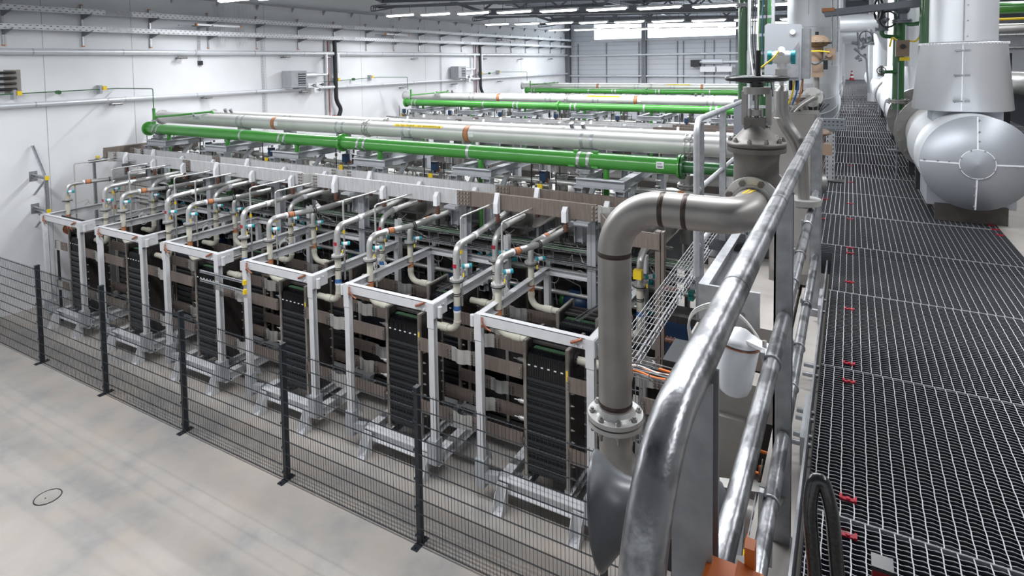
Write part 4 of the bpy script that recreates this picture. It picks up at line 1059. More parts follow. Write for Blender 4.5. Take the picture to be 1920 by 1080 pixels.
# busbars on white holders
def make_busbar(y, z, dx, lab):
    t = thing('busbar', lab, 'busbar', (-9.5, y, z), 'long flat busbars over the vessels')
    xs = [-17.55+dx, -16.95+dx, -13.3+dx, -9.9+dx, -9.3+dx, -6.55+dx, -2.95+dx]
    h = 0.13
    cols = [brown, alu, alu, alu, alu, brown]
    segs = [(-17.6, -17.25, brown), (-16.95, -13.9, alu), (-13.8, -9.9, alu), (-9.55, -5.9, alu), (-5.8, -3.4, brown)]
    for (a, c_, m_) in segs:
        b = MB()
        for j in (0, 1): b.box(a+dx, c_+dx, y-0.03+0.035*j, y-0.008+0.035*j, z-h, z+h)
        part('bar_section', b, m_, t)
    j_ = MB(); b = MB()
    for xx in (-17.2, -9.72, -3.2):
        P = [(xx+dx-0.17+0.34*i/12, y-0.035-0.06*math.exp(-((i/12-0.5)/0.3)**6)) for i in range(13)]
        j_.prism(P + [(p[0], p[1]+0.02) for p in reversed(P)], 2, z-h, z+h)
        for s_ in (-0.22, 0.22):
            for ii in range(2):
                for jj in range(4): b.cyl((xx+dx+s_-0.03+0.06*ii, y-0.065, z-0.095+jj*0.063), (xx+dx+s_-0.03+0.06*ii, y-0.03, z-0.095+jj*0.063), 0.019, n=6)
    for xx in (-13.85, -5.85):
        for ii in range(4):
            for jj in range(4): b.cyl((xx+dx-0.1+0.065*ii, y-0.065, z-0.095+jj*0.063), (xx+dx-0.1+0.065*ii, y-0.03, z-0.095+jj*0.063), 0.019, n=6)
    part('flexible_strap', j_, stain_l, t); part('bolt', b, endplate, t)
    jp = MB()
    for xx in (-13.85, -5.85): jp.box(xx+dx-0.14, xx+dx+0.14, y-0.042, y-0.032, z-h, z+h)
    part('joint_plate', jp, brown, t)
    for k in range(11):
        xx = -16.4 + 1.25*k + dx
        if xx > -3.3: continue
        hh = -0.08 if k % 3 else 0.02
        hd_ = part('holder', MB().prism([(y-0.14, z-h-0.05), (y-0.045, z-h-0.05), (y-0.045, z+h+0.01+hh), (y-0.08, z+h+0.01+hh), (y-0.14, z+h-0.14)], 0, xx-0.04, xx+0.04), whitel, t)
        part('insulator', MB().lathe((xx+0.0, y-0.06, z-h-0.21), (0, 0, 1), [(0, 0.03), (0.02, 0.05), (0.04, 0.03), (0.06, 0.05), (0.08, 0.03), (0.1, 0.05), (0.12, 0.03), (0.16, 0.03)], 12), ceramic, hd_)
    return t
B1 = make_busbar(8.62, 3.87, 0.0, 'front one of the two long flat busbars over the near module')
B2 = make_busbar(9.02, 3.93, 0.55, 'rear one of the two long flat busbars over the near module')
single('busbar_end', MB().box(-17.4, -17.25, 8.5, 11.0, 3.85, 4.1).box(-16.6, -16.5, 9.0, 10.6, 3.85, 4.05), brown, 'brown cross bars closing the left ends of the near busbars', 'busbar', (-17.3, 9.7, 3.85))
# header pipes
GY, GZ, GR = 9.5, 4.53, 0.137
def clampset(xx, y, z, r, t, m_=None):
    c = MB()
    for s_ in (-0.09, 0.09):
        c.cyl((xx+s_-0.028, y, z), (xx+s_+0.028, y, z), r+0.005, n=28); c.box(xx+s_-0.02, xx+s_+0.02, y-r-0.025, y-r, z-0.06, z-0.02)
    part('pipe_clamp', c, m_ or galv, t)
    c = MB().box(xx-0.13, xx+0.13, y-0.1, y+0.1, z-r-0.09, z-r-0.01).cyl((xx-0.1, y-0.12, z-r-0.05), (xx-0.1, y+0.12, z-r-0.05), 0.02, n=8).cyl((xx+0.1, y-0.12, z-r-0.05), (xx+0.1, y+0.12, z-r-0.05), 0.02, n=8)
    part('pipe_shoe', c, railpost, t)
def green_header(x0, x1, stubs, clamps, bands, lab, endcap=False, sticker=None):
    t = thing('header_pipe', lab, 'pipe', ((x0+x1)/2, GY, GZ), 'green header pipes')
    part('pipe', MB().cyl((x0, GY, GZ), (x1, GY, GZ), GR, n=32), green, t)
    f = MB()
    for xx, s_ in ((x0, 1), (x1, -1)):
        f.cyl((xx, GY, GZ), (xx+s_*0.028, GY, GZ), 0.195, n=28); f.bolts((xx+s_*0.03, GY, GZ), (s_, 0, 0), 0.168, 12, 0.014, 0.016)
    if endcap: f.cyl((x0-0.03, GY, GZ), (x0-0.004, GY, GZ), 0.195, n=28); f.bolts((x0-0.03, GY, GZ), (-1, 0, 0), 0.168, 12, 0.014, 0.016)
    part('flange', f, green, t)
    for xx in stubs: part('stub', MB().tube([(xx, GY, GZ-GR+0.01), (xx, GY, 2.9)], 0.052, 14), green, t)
    for xx in clamps: clampset(xx, GY, GZ, GR, t)
    c = MB()
    for xx in bands: c.cyl((xx-0.03, GY, GZ), (xx+0.03, GY, GZ), GR+0.003, n=28)
    part('strap', c, galv, t)
    if sticker:
        part('sticker', MB().box(sticker-0.06, sticker+0.06, GY-GR-0.004, GY-GR+0.02, GZ-0.03, GZ+0.075), whitel, t, 'white square sticker')
        part('sticker_print', MB().box(sticker-0.045, sticker+0.045, GY-GR-0.006, GY-GR-0.004, GZ-0.015, GZ+0.02).box(sticker-0.045, sticker+0.03, GY-GR-0.006, GY-GR-0.004, GZ+0.04, GZ+0.055), railpost, t)
    return t
ST = [-3.57 - 2.5*k for k in range(6)]
G1 = green_header(-9.62, -2.32, ST[:3], [-9.0, -3.95], [-6.3], 'right section of the bright green header pipe over the near module', False, -2.62)
G1b = part('stop_lug', MB().box(-4.16, -4.07, GY-0.03, GY+0.03, GZ+GR-0.01, GZ+GR+0.03).box(-3.80, -3.71, GY-0.03, GY+0.03, GZ+GR-0.01, GZ+GR+0.03).box(-4.2, -4.08, GY-GR-0.03, GY-GR, GZ-0.1, GZ-0.07).box(-3.78, -3.66, GY-GR-0.03, GY-GR, GZ-0.1, GZ-0.07), green, G1)
G2 = green_header(-16.98, -9.62, ST[3:], [-16.5, -11.45], [-12.95], 'left section of the bright green header pipe over the near module', True)
b = MB().tube([(-16.72, GY, GZ+GR-0.01), (-16.72, GY, 5.1)], 0.04, 12)
b.tube([(-16.72, GY, 4.86), (-16.2, GY+0.4, 4.9), (-15.35, GY+0.85, 4.98), (-15.35, GY+0.85, 4.85)], 0.028, 10, 0.05)
part('branch_pipe', b, green, G2)
b = MB().flange((-16.72, GY, 4.76), (0, 0, 1), 0.07, 0.012, 14, 4).flange((-16.72, GY, 5.05), (0, 0, 1), 0.04, 0.01, 12, 4).flange((-15.85, GY+0.6, 4.91), (1, 0.7, 0.1), 0.055, 0.012, 12, 4).box(-15.9, -15.6, GY+0.6, GY+0.8, 4.78, 4.86)
part('branch_fitting', b, galv, G2)
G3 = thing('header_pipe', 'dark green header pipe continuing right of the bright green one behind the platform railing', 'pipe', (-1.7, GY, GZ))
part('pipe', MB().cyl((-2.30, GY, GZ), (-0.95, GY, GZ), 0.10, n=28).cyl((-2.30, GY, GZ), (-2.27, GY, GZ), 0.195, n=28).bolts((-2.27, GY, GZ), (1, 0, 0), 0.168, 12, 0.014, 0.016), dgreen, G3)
def silver_header(y, z, r, x0, x1, clamps, bands, flanges, lab, endflange=True):
    t = thing('header_pipe', lab, 'pipe', ((x0+x1)/2, y, z), 'silver header pipes')
    part('pipe', MB().cyl((x0, y, z), (x1, y, z), r, n=32), satin, t)
    f = MB()
    for xx in flanges:
        f.cyl((xx-0.09, y, z), (xx-0.07, y, z), r+0.02, n=28); f.cyl((xx-0.02, y, z), (xx+0.02, y, z), r+0.035, n=28); f.cyl((xx+0.07, y, z), (xx+0.09, y, z), r+0.02, n=28)
        f.bolts((xx+0.03, y, z), (1, 0, 0), r+0.018, 12, 0.012, 0.02, 0, 0.09)
    if endflange: f.cyl((x0-0.01, y, z), (x0+0.02, y, z), r+0.05, n=28); f.bolts((x0+0.02, y, z), (1, 0, 0), r+0.03, 12, 0.014, 0.02, 0, 0.05)
    if f.v: part('flange', f, stain_l, t)
    c = MB()
    for xx in clamps:
        for s_ in (-0.1, 0.1): c.cyl((xx+s_-0.03, y, z), (xx+s_+0.03, y, z), r+0.004, n=28)
    part('pipe_clamp', c, galv, t)
    c = MB()
    for xx in clamps: c.box(xx-0.14, xx+0.14, y-0.1, y+0.1, 4.29, z-r+0.01)
    part('pipe_shoe', c, railpost, t)
    c = MB()
    for xx in bands: c.cyl((xx-0.045, y, z), (xx+0.045, y, z), r+0.003, n=28)
    if bands:
        part('label_band', c, orange, t, 'orange label bands')
        c = MB()
        for xx in bands: c.cyl((xx-0.06, y, z), (xx-0.045, y, z), r+0.0032, n=28); c.cyl((xx+0.045, y, z), (xx+0.06, y, z), r+0.0032, n=28)
        part('label_band_edge', c, maroon, t)
        c = MB()
        for xx in bands: c.box(xx+0.09, xx+0.2, y-r-0.003, y-r+0.01, z-0.04, z+0.05)
        part('white_sticker', c, whitel, t)
    return t
S1 = silver_header(10.3, 4.76, 0.168, -17.7, -1.3, [-14.0, -10.4, -8.4, -4.2], [-12.7, -6.85], [-9.6, -2.35], 'thick silver header pipe beside the green one over the near module')
S2 = silver_header(11.2, 4.82, 0.085, -16.6, -1.3, [-13.3, -9.2, -5.0], [], [-9.8], 'thinner silver header pipe behind the thick one over the near module')
part('vent_knob', MB().cyl((-4.9, 11.12, 4.9), (-4.9, 11.08, 4.98), 0.05, n=10).cyl((-4.65, 11.12, 4.9), (-4.65, 11.08, 4.98), 0.05, n=10).cyl((-15.9, 11.12, 4.9), (-15.9, 11.08, 4.98), 0.05, n=10).cyl((-15.65, 11.12, 4.9), (-15.65, 11.08, 4.98), 0.05, n=10), railpost, S2)
# yellow text strip wrapped on the thick silver pipe
yl = MB(); R1 = 0.168+0.004; cx_, cz_ = 10.3, 4.76; xa, xb = -8.75, -7.45; a0, a1 = 0.50, 0.95     # angle from the crown towards the camera
N = 6
vs = []
for i in range(N+1):
    a = a0 + (a1-a0)*i/N
    for xx in (xa, xb): vs.append((xx, cx_ - R1*math.sin(a), cz_ + R1*math.cos(a)))
yl.quadify(vs, [(2*i+2, 2*i+3, 2*i+1, 2*i) for i in range(N)])
part('text_strip', yl, yellow, S1, 'yellow strip with black writing')
tv, tf = text_mb('O\u2082 von Module 1 zur Sammelleitung', 0.075)
wx = max(v[0] for v in tv)
tm = MB(); R2 = R1+0.002
tm.quadify([(xa+0.05+(xb-xa-0.1)*v[0]/wx, cx_-R2*math.sin(a1-0.10-v[1]/R1), cz_+R2*math.cos(a1-0.10-v[1]/R1)) for v in tv], tf)
part('strip_writing', tm, black, S1)

# ================================================================== THE TWO MODULE ROWS BEHIND
for r, (dy, nm) in enumerate(((11.1, 'middle module row'), (22.3, 'far module row'))):
    copy_tree(B1, (0.25, dy, 0), 'front long flat busbar over the ' + nm); copy_tree(B2, (0.25, dy, 0), 'rear long flat busbar over the ' + nm)
    copy_tree(G1, (0, dy, 0), 'right section of the green header pipe over the ' + nm); copy_tree(G2, (0, dy, 0), 'left section of the green header pipe over the ' + nm)
    copy_tree(S1, (0, dy, 0), 'thick silver header pipe over the ' + nm); copy_tree(S2, (0, dy, 0), 'thinner silver header pipe over the ' + nm)
    copy_tree(RP, (0, dy, 0), 'steel pipe with orange bands running along the ' + nm)
    c = copy_tree(G3, (0, dy, 0), 'dark green pipe at the right end of the green header of the ' + nm)
    for L_, what in ((GA, 'grey steel gantry under the header pipes of the '), (FI, 'upright steel filter housing of the '), (VA, 'yellow tagged valve of the '), (CU, 'cluster of small pipes and gauges of the ')):
        for k, o in enumerate(L_): copy_tree(o, (0, dy, 0), what + nm + ', ' + NM[k])
    if r == 0:
        for L_, what in ((V1, 'left separator vessel of the pair, '), (V2, 'right separator vessel of the pair, '), (TH1, 'left thin bent tube of the pair, '), (TH2, 'right thin bent tube of the pair, ')):
            for k, o in enumerate(L_): copy_tree(o, (0, dy, 0), what + nm + ', ' + NM[k])
single('cell_block', MB().box(-17.2, -3.0, 18.5, 22.45, 0, 2.4), darkplate, 'dark block of cell stacks under the pipes of the middle module row', 'cell block', (-9.5, 21, 0))
single('cell_block', MB().box(-17.2, -3.0, 29.7, 33.65, 0, 2.4), darkplate, 'dark block of cell stacks under the pipes of the far module row', 'cell block', (-9.5, 32, 0))

t = thing('copper_strap_bundle', 'ball shaped bundle of looped copper straps hanging inside the leftmost white portal', 'copper straps', (-16.5, 7.2, 2.4))
b = MB()
for k in range(9):
    a = PI*k/9; b.torus((-16.52+0.03*math.cos(a), 7.25, 2.33), (math.cos(a), math.sin(a), 0), 0.13, 0.013, 24, 6)
part('loops', b, copper, t); part('hooks', MB().cyl((-16.6, 7.25, 2.45), (-16.6, 7.25, 2.6), 0.008, n=6).cyl((-16.5, 7.25, 2.45), (-16.5, 7.25, 2.6), 0.008, n=6).bar((-16.9, 7.25, 2.6), (-15.4, 7.25, 2.6), 0.03, 0.04), rubber, t)
for k, z in enumerate((2.62, 2.45)):
    z -= 0.28
    t = thing('slotted_rail', ['upper', 'lower'][k] + ' slotted rail with yellow end caps bridging two white portals', 'rail', (-9.9, 6.84, z), 'slotted rails between the portals')
    part('rail', MB().channel((-10.75, 6.84, z), (-9.44, 6.84, z), 0.03, 0.045), galv, t)
    b = MB()
    for i in range(22): b.box(-10.7+i*0.057, -10.67+i*0.057, 6.822, 6.8235, z-0.006, z+0.006)
    part('slots', b, shaft, t); part('end_cap', MB().box(-9.46, -9.42, 6.80, 6.86, z-0.04, z+0.04), yellow, t)
for k in range(6):
    x = -4.5-2.5*k
    b = MB()
    for i in range(3): b.torus((x-0.35+0.02*i, 8.05, 2.62-0.02*i), (0.25, -1, 0.1), 0.11+0.01*i, 0.007, 24, 6)
    b.tube([(x-0.3, 8.05, 2.72), (x-0.15, 7.95, 2.85), (x, 7.6, 2.8)], 0.007, 6, 0.05)
    single('cable_coil', b, wcable, 'pale cable coil hanging left of the white portal ' + NM[k], 'cable', (x-0.35, 8.05, 2.5), 'pale cable coils between the portals')

for k, z in enumerate((1.92, 0.94)):
    t = thing('busbar_link', ['upper', 'lower'][k] + ' short brown busbar stub inside the leftmost white portal', 'busbar link', (-16.7, 7.12, z), 'short busbar stubs')
    part('flat_bar', MB().box(-17.0, -16.43, 7.108, 7.128, z-0.1, z+0.1), brown, t)
    part('flexible_strap', MB().prism([(-16.85, 7.09), (-16.82, 7.06), (-16.72, 7.06), (-16.69, 7.09), (-16.69, 7.107), (-16.85, 7.107)], 2, z-0.1, z+0.1), stain_l, t)
    part('standoff', MB().cyl((-16.95, 7.15, 0), (-16.95, 7.15, z), 0.03, n=8), rubber, t)
# ================================================================== RIGHT END OF THE NEAR MODULE
t = thing('busbar_riser', 'tall brown upright busbar with a bent top behind the big steel pipe', 'busbar', (-2.2, 7.9, 2.0))
part('bar_section', MB().box(-2.27, -2.20, 7.86, 7.96, 2.05, 3.92).box(-2.19, -2.15, 7.86, 7.96, 2.05, 3.92), brown, t)
part('top_bar', MB().box(-2.85, -2.2, 7.83, 7.86, 3.68, 3.90).prism([(-2.85, 7.83), (-2.85, 7.86), (-3.3, 8.55), (-3.3, 8.52)], 2, 3.68, 3.9), brown, t)
part('flexible_strap', MB().tube([(-2.3, 7.9, 2.1), (-2.36, 7.9, 1.95), (-2.3, 7.9, 1.78)], 0.03, 8, 0.05).tube([(-2.12, 7.9, 2.1), (-2.04, 7.9, 1.95), (-2.1, 7.9, 1.78)], 0.03, 8, 0.05), stain_l, t)
part('insulator', MB().lathe((-2.15, 7.9, 3.15), (1, 0, 0), [(0, 0.03), (0.03, 0.055), (0.05, 0.03), (0.08, 0.055), (0.1, 0.03), (0.13, 0.05), (0.16, 0.02)], 12).lathe((-2.15, 7.9, 2.45), (1, 0, 0), [(0, 0.03), (0.03, 0.055), (0.05, 0.03), (0.08, 0.055), (0.1, 0.03), (0.13, 0.05), (0.16, 0.02)], 12), ceramic, t)
part('bolt', MB().bolts((-2.21, 7.86, 2.15), (0, -1, 0), 0.06, 6, 0.014, 0.03), stain, t)
single('yellow_box', MB().box(-2.72, -2.60, 8.3, 8.4, 3.05, 3.18), yellow, 'yellow box on top of a pipe flange just left of the brown upright busbar', 'box', (-2.66, 8.35, 3.05))
t = thing('equipment_cabinet', 'dark cabinet at the right end of the near module behind the big steel pipe', 'cabinet', (-1.8, 9.1, 0))
part('body', MB().box(-2.5, -1.2, 8.7, 9.1, 0, 2.45), darkplate, t); part('door', MB().box(-2.45, -1.9, 8.68, 8.7, 0.1, 2.35).box(-1.85, -1.25, 8.68, 8.7, 0.1, 2.35), navy, t)
for k, xx in enumerate((-1.75, -1.45)):
    single('support_stand', MB().ibeam((xx, 7.3+0.3*k, 0), (xx, 7.3+0.3*k, 2.3), 0.12, 0.12), greypaint, ['grey stand carrying the busbar links behind the big steel pipe, left one', 'grey stand carrying the busbar links behind the big steel pipe, right one'][k], 'stand', (xx, 7.3+0.3*k, 0))

# ================================================================== WALKWAY
struct('floor', MB().box(-0.28, 9.0, -2.0, 5.0, 4.40, 4.60).box(-1.0, 9.0, 5.0, EY, 4.40, 4.60), concrete)
struct('floor', MB().box(-0.12, 1.15, 0.2, 9.0, 4.601, 4.61).box(-1.0, 8.9, 9.0, EY-0.02, 4.601, 4.61).box(-1.0, -0.12, 5.0, 9.0, 4.601, 4.61), shaft)  # dark sheet painted in for the shade below the grating
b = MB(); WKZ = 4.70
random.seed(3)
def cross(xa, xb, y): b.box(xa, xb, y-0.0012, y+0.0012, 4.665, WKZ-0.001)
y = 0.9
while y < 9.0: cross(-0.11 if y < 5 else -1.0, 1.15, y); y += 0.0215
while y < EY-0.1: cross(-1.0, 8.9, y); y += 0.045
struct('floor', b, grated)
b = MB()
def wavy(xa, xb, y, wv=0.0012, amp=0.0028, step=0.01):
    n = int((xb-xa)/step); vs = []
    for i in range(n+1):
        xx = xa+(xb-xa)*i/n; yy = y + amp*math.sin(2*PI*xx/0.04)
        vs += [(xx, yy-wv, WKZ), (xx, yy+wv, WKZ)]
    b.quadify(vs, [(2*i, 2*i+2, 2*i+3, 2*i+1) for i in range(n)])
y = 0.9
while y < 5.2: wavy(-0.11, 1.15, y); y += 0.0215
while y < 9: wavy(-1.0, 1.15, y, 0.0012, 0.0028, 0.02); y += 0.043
struct('floor', b, mat('lit_serration_edges', (0.30, 0.31, 0.33), 0.45, 0.5))  # light caught on the bar tops, painted as thin paler strips
b = MB(); seams = [1.10 + 1.09*k for k in range(42)]
for k, ys_ in enumerate(seams):
    ye = ys_ + 1.09; off = random.uniform(0, 0.03); xa, xb = (-0.11, 1.14) if ys_ < 4.9 else ((-0.98, 1.14) if ys_ < 8.9 else (-0.98, 3.2))
    if ye > EY-0.1: break
    x = xa+off
    while x < xb:
        n = 26 if ys_ < 6 else 1; vs = []
        for i in range(n+1):
            yy = ys_+(ye-ys_)*i/n; sw = 0.0009*(1 if i % 2 else -1) if n > 1 else 0; hw = 0.0018 if n > 1 else 0.0026
            vs += [(x+sw-hw, yy, WKZ+0.0012), (x+sw+hw, yy, WKZ+0.0012)]
        b.quadify(vs, [(2*i, 2*i+1, 2*i+3, 2*i+2) for i in range(n)])
        x += 0.0405
    b.box(xa, xb, ys_-0.003, ys_-0.0014, 4.66, WKZ+0.002); b.box(xa, xb, ys_+0.0014, ys_+0.003, 4.66, WKZ+0.002)
struct('floor', b, gratem)
struct('floor', MB().box(1.15, 8.9, -1.0, 9.0, 4.60, 4.70), concrete)
# edge angle with splice plates
t = thing('edge_profile', 'galvanised flat edge profile along the left side of the walkway grating', 'edge profile', (-0.135, 2.5, 4.6))
part('profile', MB().box(-0.139, -0.131, 0.6, 4.9, 4.60, 4.735), railpost, t)
part('splice_plate', MB().box(-0.158, -0.139, 2.55, 2.9, 4.61, 4.725).box(-0.158, -0.139, 1.2, 1.45, 4.61, 4.725).box(-0.158, -0.139, 4.0, 4.3, 4.61, 4.725), galv, t)
bb = MB()
for yy in (2.6, 2.66, 2.79, 2.85, 1.25, 1.4, 3.2, 3.3, 4.05, 4.25): bb.cyl((-0.19, yy, 4.67), (-0.139, yy, 4.67), 0.011, n=6); bb.cyl((-0.131, yy, 4.67), (-0.12, yy, 4.67), 0.009, n=6)
part('bolt', bb, railpost, t)
# red grating clips
cl = None; cpos = [(0.01, yy) for yy in (2.11, 2.29, 3.15, 3.34, 4.08, 4.58, 5.27, 5.42, 6.4, 7.09, 8.3, 9.6)] + [(1.11, 6.36), (1.11, 6.55), (1.11, 6.7), (-0.22, 6.3), (-0.22, 7.2)]
cn = ['nearest the camera', 'second nearest', 'third nearest', 'fourth nearest', 'fifth nearest', 'sixth nearest', 'seventh nearest', 'eighth nearest', 'ninth nearest', 'tenth nearest', 'eleventh nearest', 'farthest']
for k, (x, yy) in enumerate(cpos):
    lab = 'red plastic clip in the walkway grating, ' + ((cn[k] + ' in the long left row') if k < 12 else ['nearest of three in front of the big tank', 'middle of three in front of the big tank', 'farthest of three in front of the big tank', 'beside the slotted post, nearer one', 'beside the slotted post, farther one'][k-12])
    if cl is None:
        cl = thing('grating_clip', lab, 'clip', (x, yy, WKZ), 'red grating clips')
        part('saddle', MB().box(x-0.024, x+0.024, yy-0.012, yy+0.003, WKZ+0.001, WKZ+0.006).box(x-0.026, x-0.018, yy-0.016, yy+0.008, WKZ+0.001, WKZ+0.011).box(x+0.018, x+0.026, yy-0.016, yy+0.008, WKZ+0.001, WKZ+0.011).box(x-0.019, x+0.019, yy+0.003, yy+0.035, 4.675, 4.690), red, cl)
        part('screw', MB().cyl((x, yy-0.004, WKZ+0.006), (x, yy-0.004, WKZ+0.010), 0.007, n=10), red, cl)
    else: copy_tree(cl, (x-cpos[0][0], yy-cpos[0][1], 0), lab)

# ------------------------------------------------------------------ near handrail
RX, RZ = -0.18, 5.80
t = thing('handrail', 'worn galvanised walkway handrail sweeping from lower centre into the distance', 'handrail', (RX, 2.5, 4.6))
toprail = part('top_rail', MB().tube([(RX, 4.46, RZ), (RX, 0.565, RZ), (RX, 0.565, 5.0)], 0.0242, 28, 0.16, k=14), railm, t)
sl = MB(); sl.cyl((RX, 1.87, RZ), (RX, 1.876, RZ), 0.0247, n=28, cap=False); sl.cyl((RX, 3.4, RZ), (RX, 3.406, RZ), 0.0247, n=28, cap=False); sl.cyl((RX, 1.13, RZ), (RX, 1.134, RZ), 0.0246, n=28, cap=False)
part('joint_ring', sl, rubber, toprail)
part('end_cap', MB().cyl((RX, 4.45, RZ), (RX, 4.48, RZ), 0.018, n=16), teal, t)
for yy in (0.84, 2.13, 4.15, 4.40):
    part('post', MB().channel((RX-0.005, yy, 4.45), (RX-0.005, yy, RZ-0.02), 0.055, 0.05, 0.006, (0, 1, 0), -1).box(RX-0.032, RX+0.0, yy-0.024, yy-0.018, 4.45, RZ-0.022), railpost, t)
# intermediate rails in sections with sleeves
for (xx, z, secs) in ((RX, 5.38, ((0.87, 2.10), (2.16, 3.3), (3.32, 4.4))), (RX, 4.98, ((0.6, 2.1), (2.16, 3.25), (3.27, 4.4)))):
    for (a, c_) in secs:
        part('mid_rail', MB().lathe((xx, a, z), (0, 1, 0), [(0, 0.004), (0.004, 0.014), (0.012, 0.0195), (0.02, 0.021), (c_-a-0.02, 0.021), (c_-a-0.012, 0.0195), (c_-a-0.004, 0.014), (c_-a, 0.004)], 20), railm, t)
    rg = MB()
    for yy in (2.42, 2.78, 3.29, 1.75): rg.torus((xx, yy, z), (0, 1, 0), 0.022, 0.004, 20, 8); rg.box(xx-0.028, xx-0.018, yy-0.01, yy+0.01, z+0.01, z+0.03)
    part('rail_clamp', rg, railpost, t)
# platform railing behind the valve
t = thing('handrail', 'short galvanised platform railing with a bent end left of the handwheel valve', 'handrail', (-0.93, 4.9, 5.0))
X2 = -0.93
part('top_rail', MB().tube([(X2, 6.75, 5.80), (X2, 4.24, 5.80), (X2, 4.24, 4.7)], 0.0215, 18, 0.11, k=10), galv, t)
part('mid_rail', MB().tube([(X2, 6.75, 5.30), (X2, 4.30, 5.30)], 0.019, 16), galv, t)
part('bottom_rail', MB().tube([(X2, 6.75, 4.9), (X2, 4.30, 4.9)], 0.019, 16), galv, t)
for yy in (4.33, 5.2, 6.6): part('post', MB().box(X2-0.02, X2+0.03, yy-0.02, yy+0.02, 4.35, 5.78), railpost, t)
single('platform_grating', MB().box(-0.99, -0.9, 5.2, 9, 4.58, 4.62), galv, 'narrow galvanised platform strip under the short platform railing', 'platform', (-1.0, 5, 4.3))

# ================================================================== BIG STEEL PIPE AND VALVE
PX, PY, PZ, PR = -1.03, 2.85, 5.50, 0.084
t = thing('process_pipe', 'big dull stainless steel pipe with two elbows standing in the centre right foreground', 'pipe', (PX, PY, 4.4))
part('pipe', MB().tube([(PX, PY, 4.44), (PX, PY, PZ), (-0.42, PY, PZ), (-0.42, 3.12, PZ)], PR, 40, 0.245, k=16), pickled, t)
wl = MB()
for (p, d) in (((PX, PY, PZ-0.25), (0, 0, 1)), ((PX+0.25, PY, PZ), (1, 0, 0)), ((-0.42-0.25, PY, PZ), (1, 0, 0)), ((PX, PY, 4.475), (0, 0, 1))):
    p = Vector(p); d = Vector(d); wl.lathe(p-d*0.012, d, [(0, PR+0.0003), (0.006, PR+0.0012), (0.010, PR+0.003), (0.014, PR+0.003), (0.018, PR+0.0012), (0.024, PR+0.0003)], 40)
wl.lathe((-0.42, 3.085, PZ), (0, 1, 0), [(0, PR+0.0003), (0.006, PR+0.002), (0.012, PR+0.0003)], 40)
part('weld_seam', wl, weldm, t, 'dark heat tinted weld rings')
part('flange', MB().lathe((PX, PY, 4.455), (0, 0, -1), [(0, PR+0.001), (0.02, PR+0.012), (0.03, PR+0.02), (0.032, 0.14), (0.055, 0.14), (0.055, 0.01)], 40, True), stain_l, t)
t2 = thing('process_pipe', 'lower stainless pipe bend hanging from the big pipe flange, partly behind the speaker horn', 'pipe', (PX, PY, 4.3))
part('pipe', MB().tube([(PX, PY, 4.38), (PX, PY, 4.10), (-0.3, PY+0.12, 4.0)], PR, 32, 0.25, k=12), pickled, t2)
part('flange', MB().lathe((PX, PY, 4.392), (0, 0, -1), [(0, 0.02), (0, 0.14), (0.022, 0.14), (0.024, PR+0.02), (0.04, PR+0.004)], 40, True), stain_l, t2)
part('gasket', MB().cyl((PX, PY, 4.392), (PX, PY, 4.400), 0.132, n=40), rubber, t2)
bt = MB(); bt.bolts((PX, PY, 4.423), (0, 0, 1), 0.118, 8, 0.0155, 0.014, 0.4); bt.bolts((PX, PY, 4.423), (0, 0, 1), 0.118, 8, 0.009, 0.024, 0.4, 0.1)
bt.bolts((PX, PY, 4.350), (0, 0, 1), 0.118, 8, 0.0155, 0.018, 0.4)
part('bolt', bt, stain, t2)
t = thing('gate_valve', 'stainless gate valve with black handwheel bolted to the big steel pipe', 'valve', (-0.42, 3.28, 5.5))
VX, VY = -0.42, 3.29
b = MB().lathe((VX, VY, 5.36), (0, 0, 1), [(0, 0.02), (0.02, 0.08), (0.08, 0.105), (0.2, 0.11), (0.33, 0.108), (0.37, 0.112), (0.39, 0.125)], 36)
b.cyl((VX, 3.16, PZ), (VX, VY+0.14, PZ), 0.09, n=28)
part('body', b, cast, t)
b = MB().lathe((VX, 3.12, PZ), (0, 1, 0), [(0, PR+0.001), (0.0, PR+0.014), (0.004, PR+0.016), (0.004, 0.136), (0.028, 0.136), (0.03, 0.05)], 44, True)
b.lathe((VX, 3.44, PZ), (0, 1, 0), [(0, 0.02), (0, 0.14), (0.025, 0.14), (0.025, 0.02)], 40, True)
sf_ = part('side_flange', b, stain_l, t)
bt = MB(); bt.bolts((VX, 3.124, PZ), (0, -1, 0), 0.113, 8, 0.0165, 0.015, 0.5, 0.0); bt.bolts((VX, 3.465, PZ), (0, 1, 0), 0.115, 8, 0.015, 0.018, 0.5)
part('bolt', bt, cast, sf_)
b = MB().lathe((VX, VY, 5.745), (0, 0, 1), [(0, 0.10), (0, 0.142), (0.024, 0.145), (0.024, 0.10)], 40, True)
b.lathe((VX, VY, 5.772), (0, 0, 1), [(0, 0.10), (0, 0.143), (0.024, 0.143), (0.026, 0.122), (0.045, 0.105), (0.075, 0.075), (0.10, 0.055), (0.11, 0.05), (0.15, 0.05)], 40)
b.box(VX-0.055, VX+0.045, VY-0.045, VY+0.045, 5.86, 5.92)
bon = part('bonnet', b, cast, t)
bt = MB(); bt.bolts((VX, VY, 5.798), (0, 0, 1), 0.127, 10, 0.012, 0.014, 0.2); bt.bolts((VX, VY, 5.798), (0, 0, 1), 0.127, 10, 0.007, 0.022, 0.2)
part('bolt', bt, stain, bon)
b = MB()
for s_ in (-1, 1): b.box(VX+s_*0.058-0.013, VX+s_*0.058+0.013, VY-0.02, VY+0.02, 5.88, 6.055)
b.box(VX-0.06, VX+0.06, VY-0.03, VY+0.03, 5.88, 5.895)
part('yoke', b, pickled, t)
b = MB().lathe((VX, VY, 6.04), (0, 0, 1), [(0, 0.02), (0, 0.065), (0.035, 0.068), (0.035, 0.02)], 32, True); part('yoke_cap', b, stain, t)
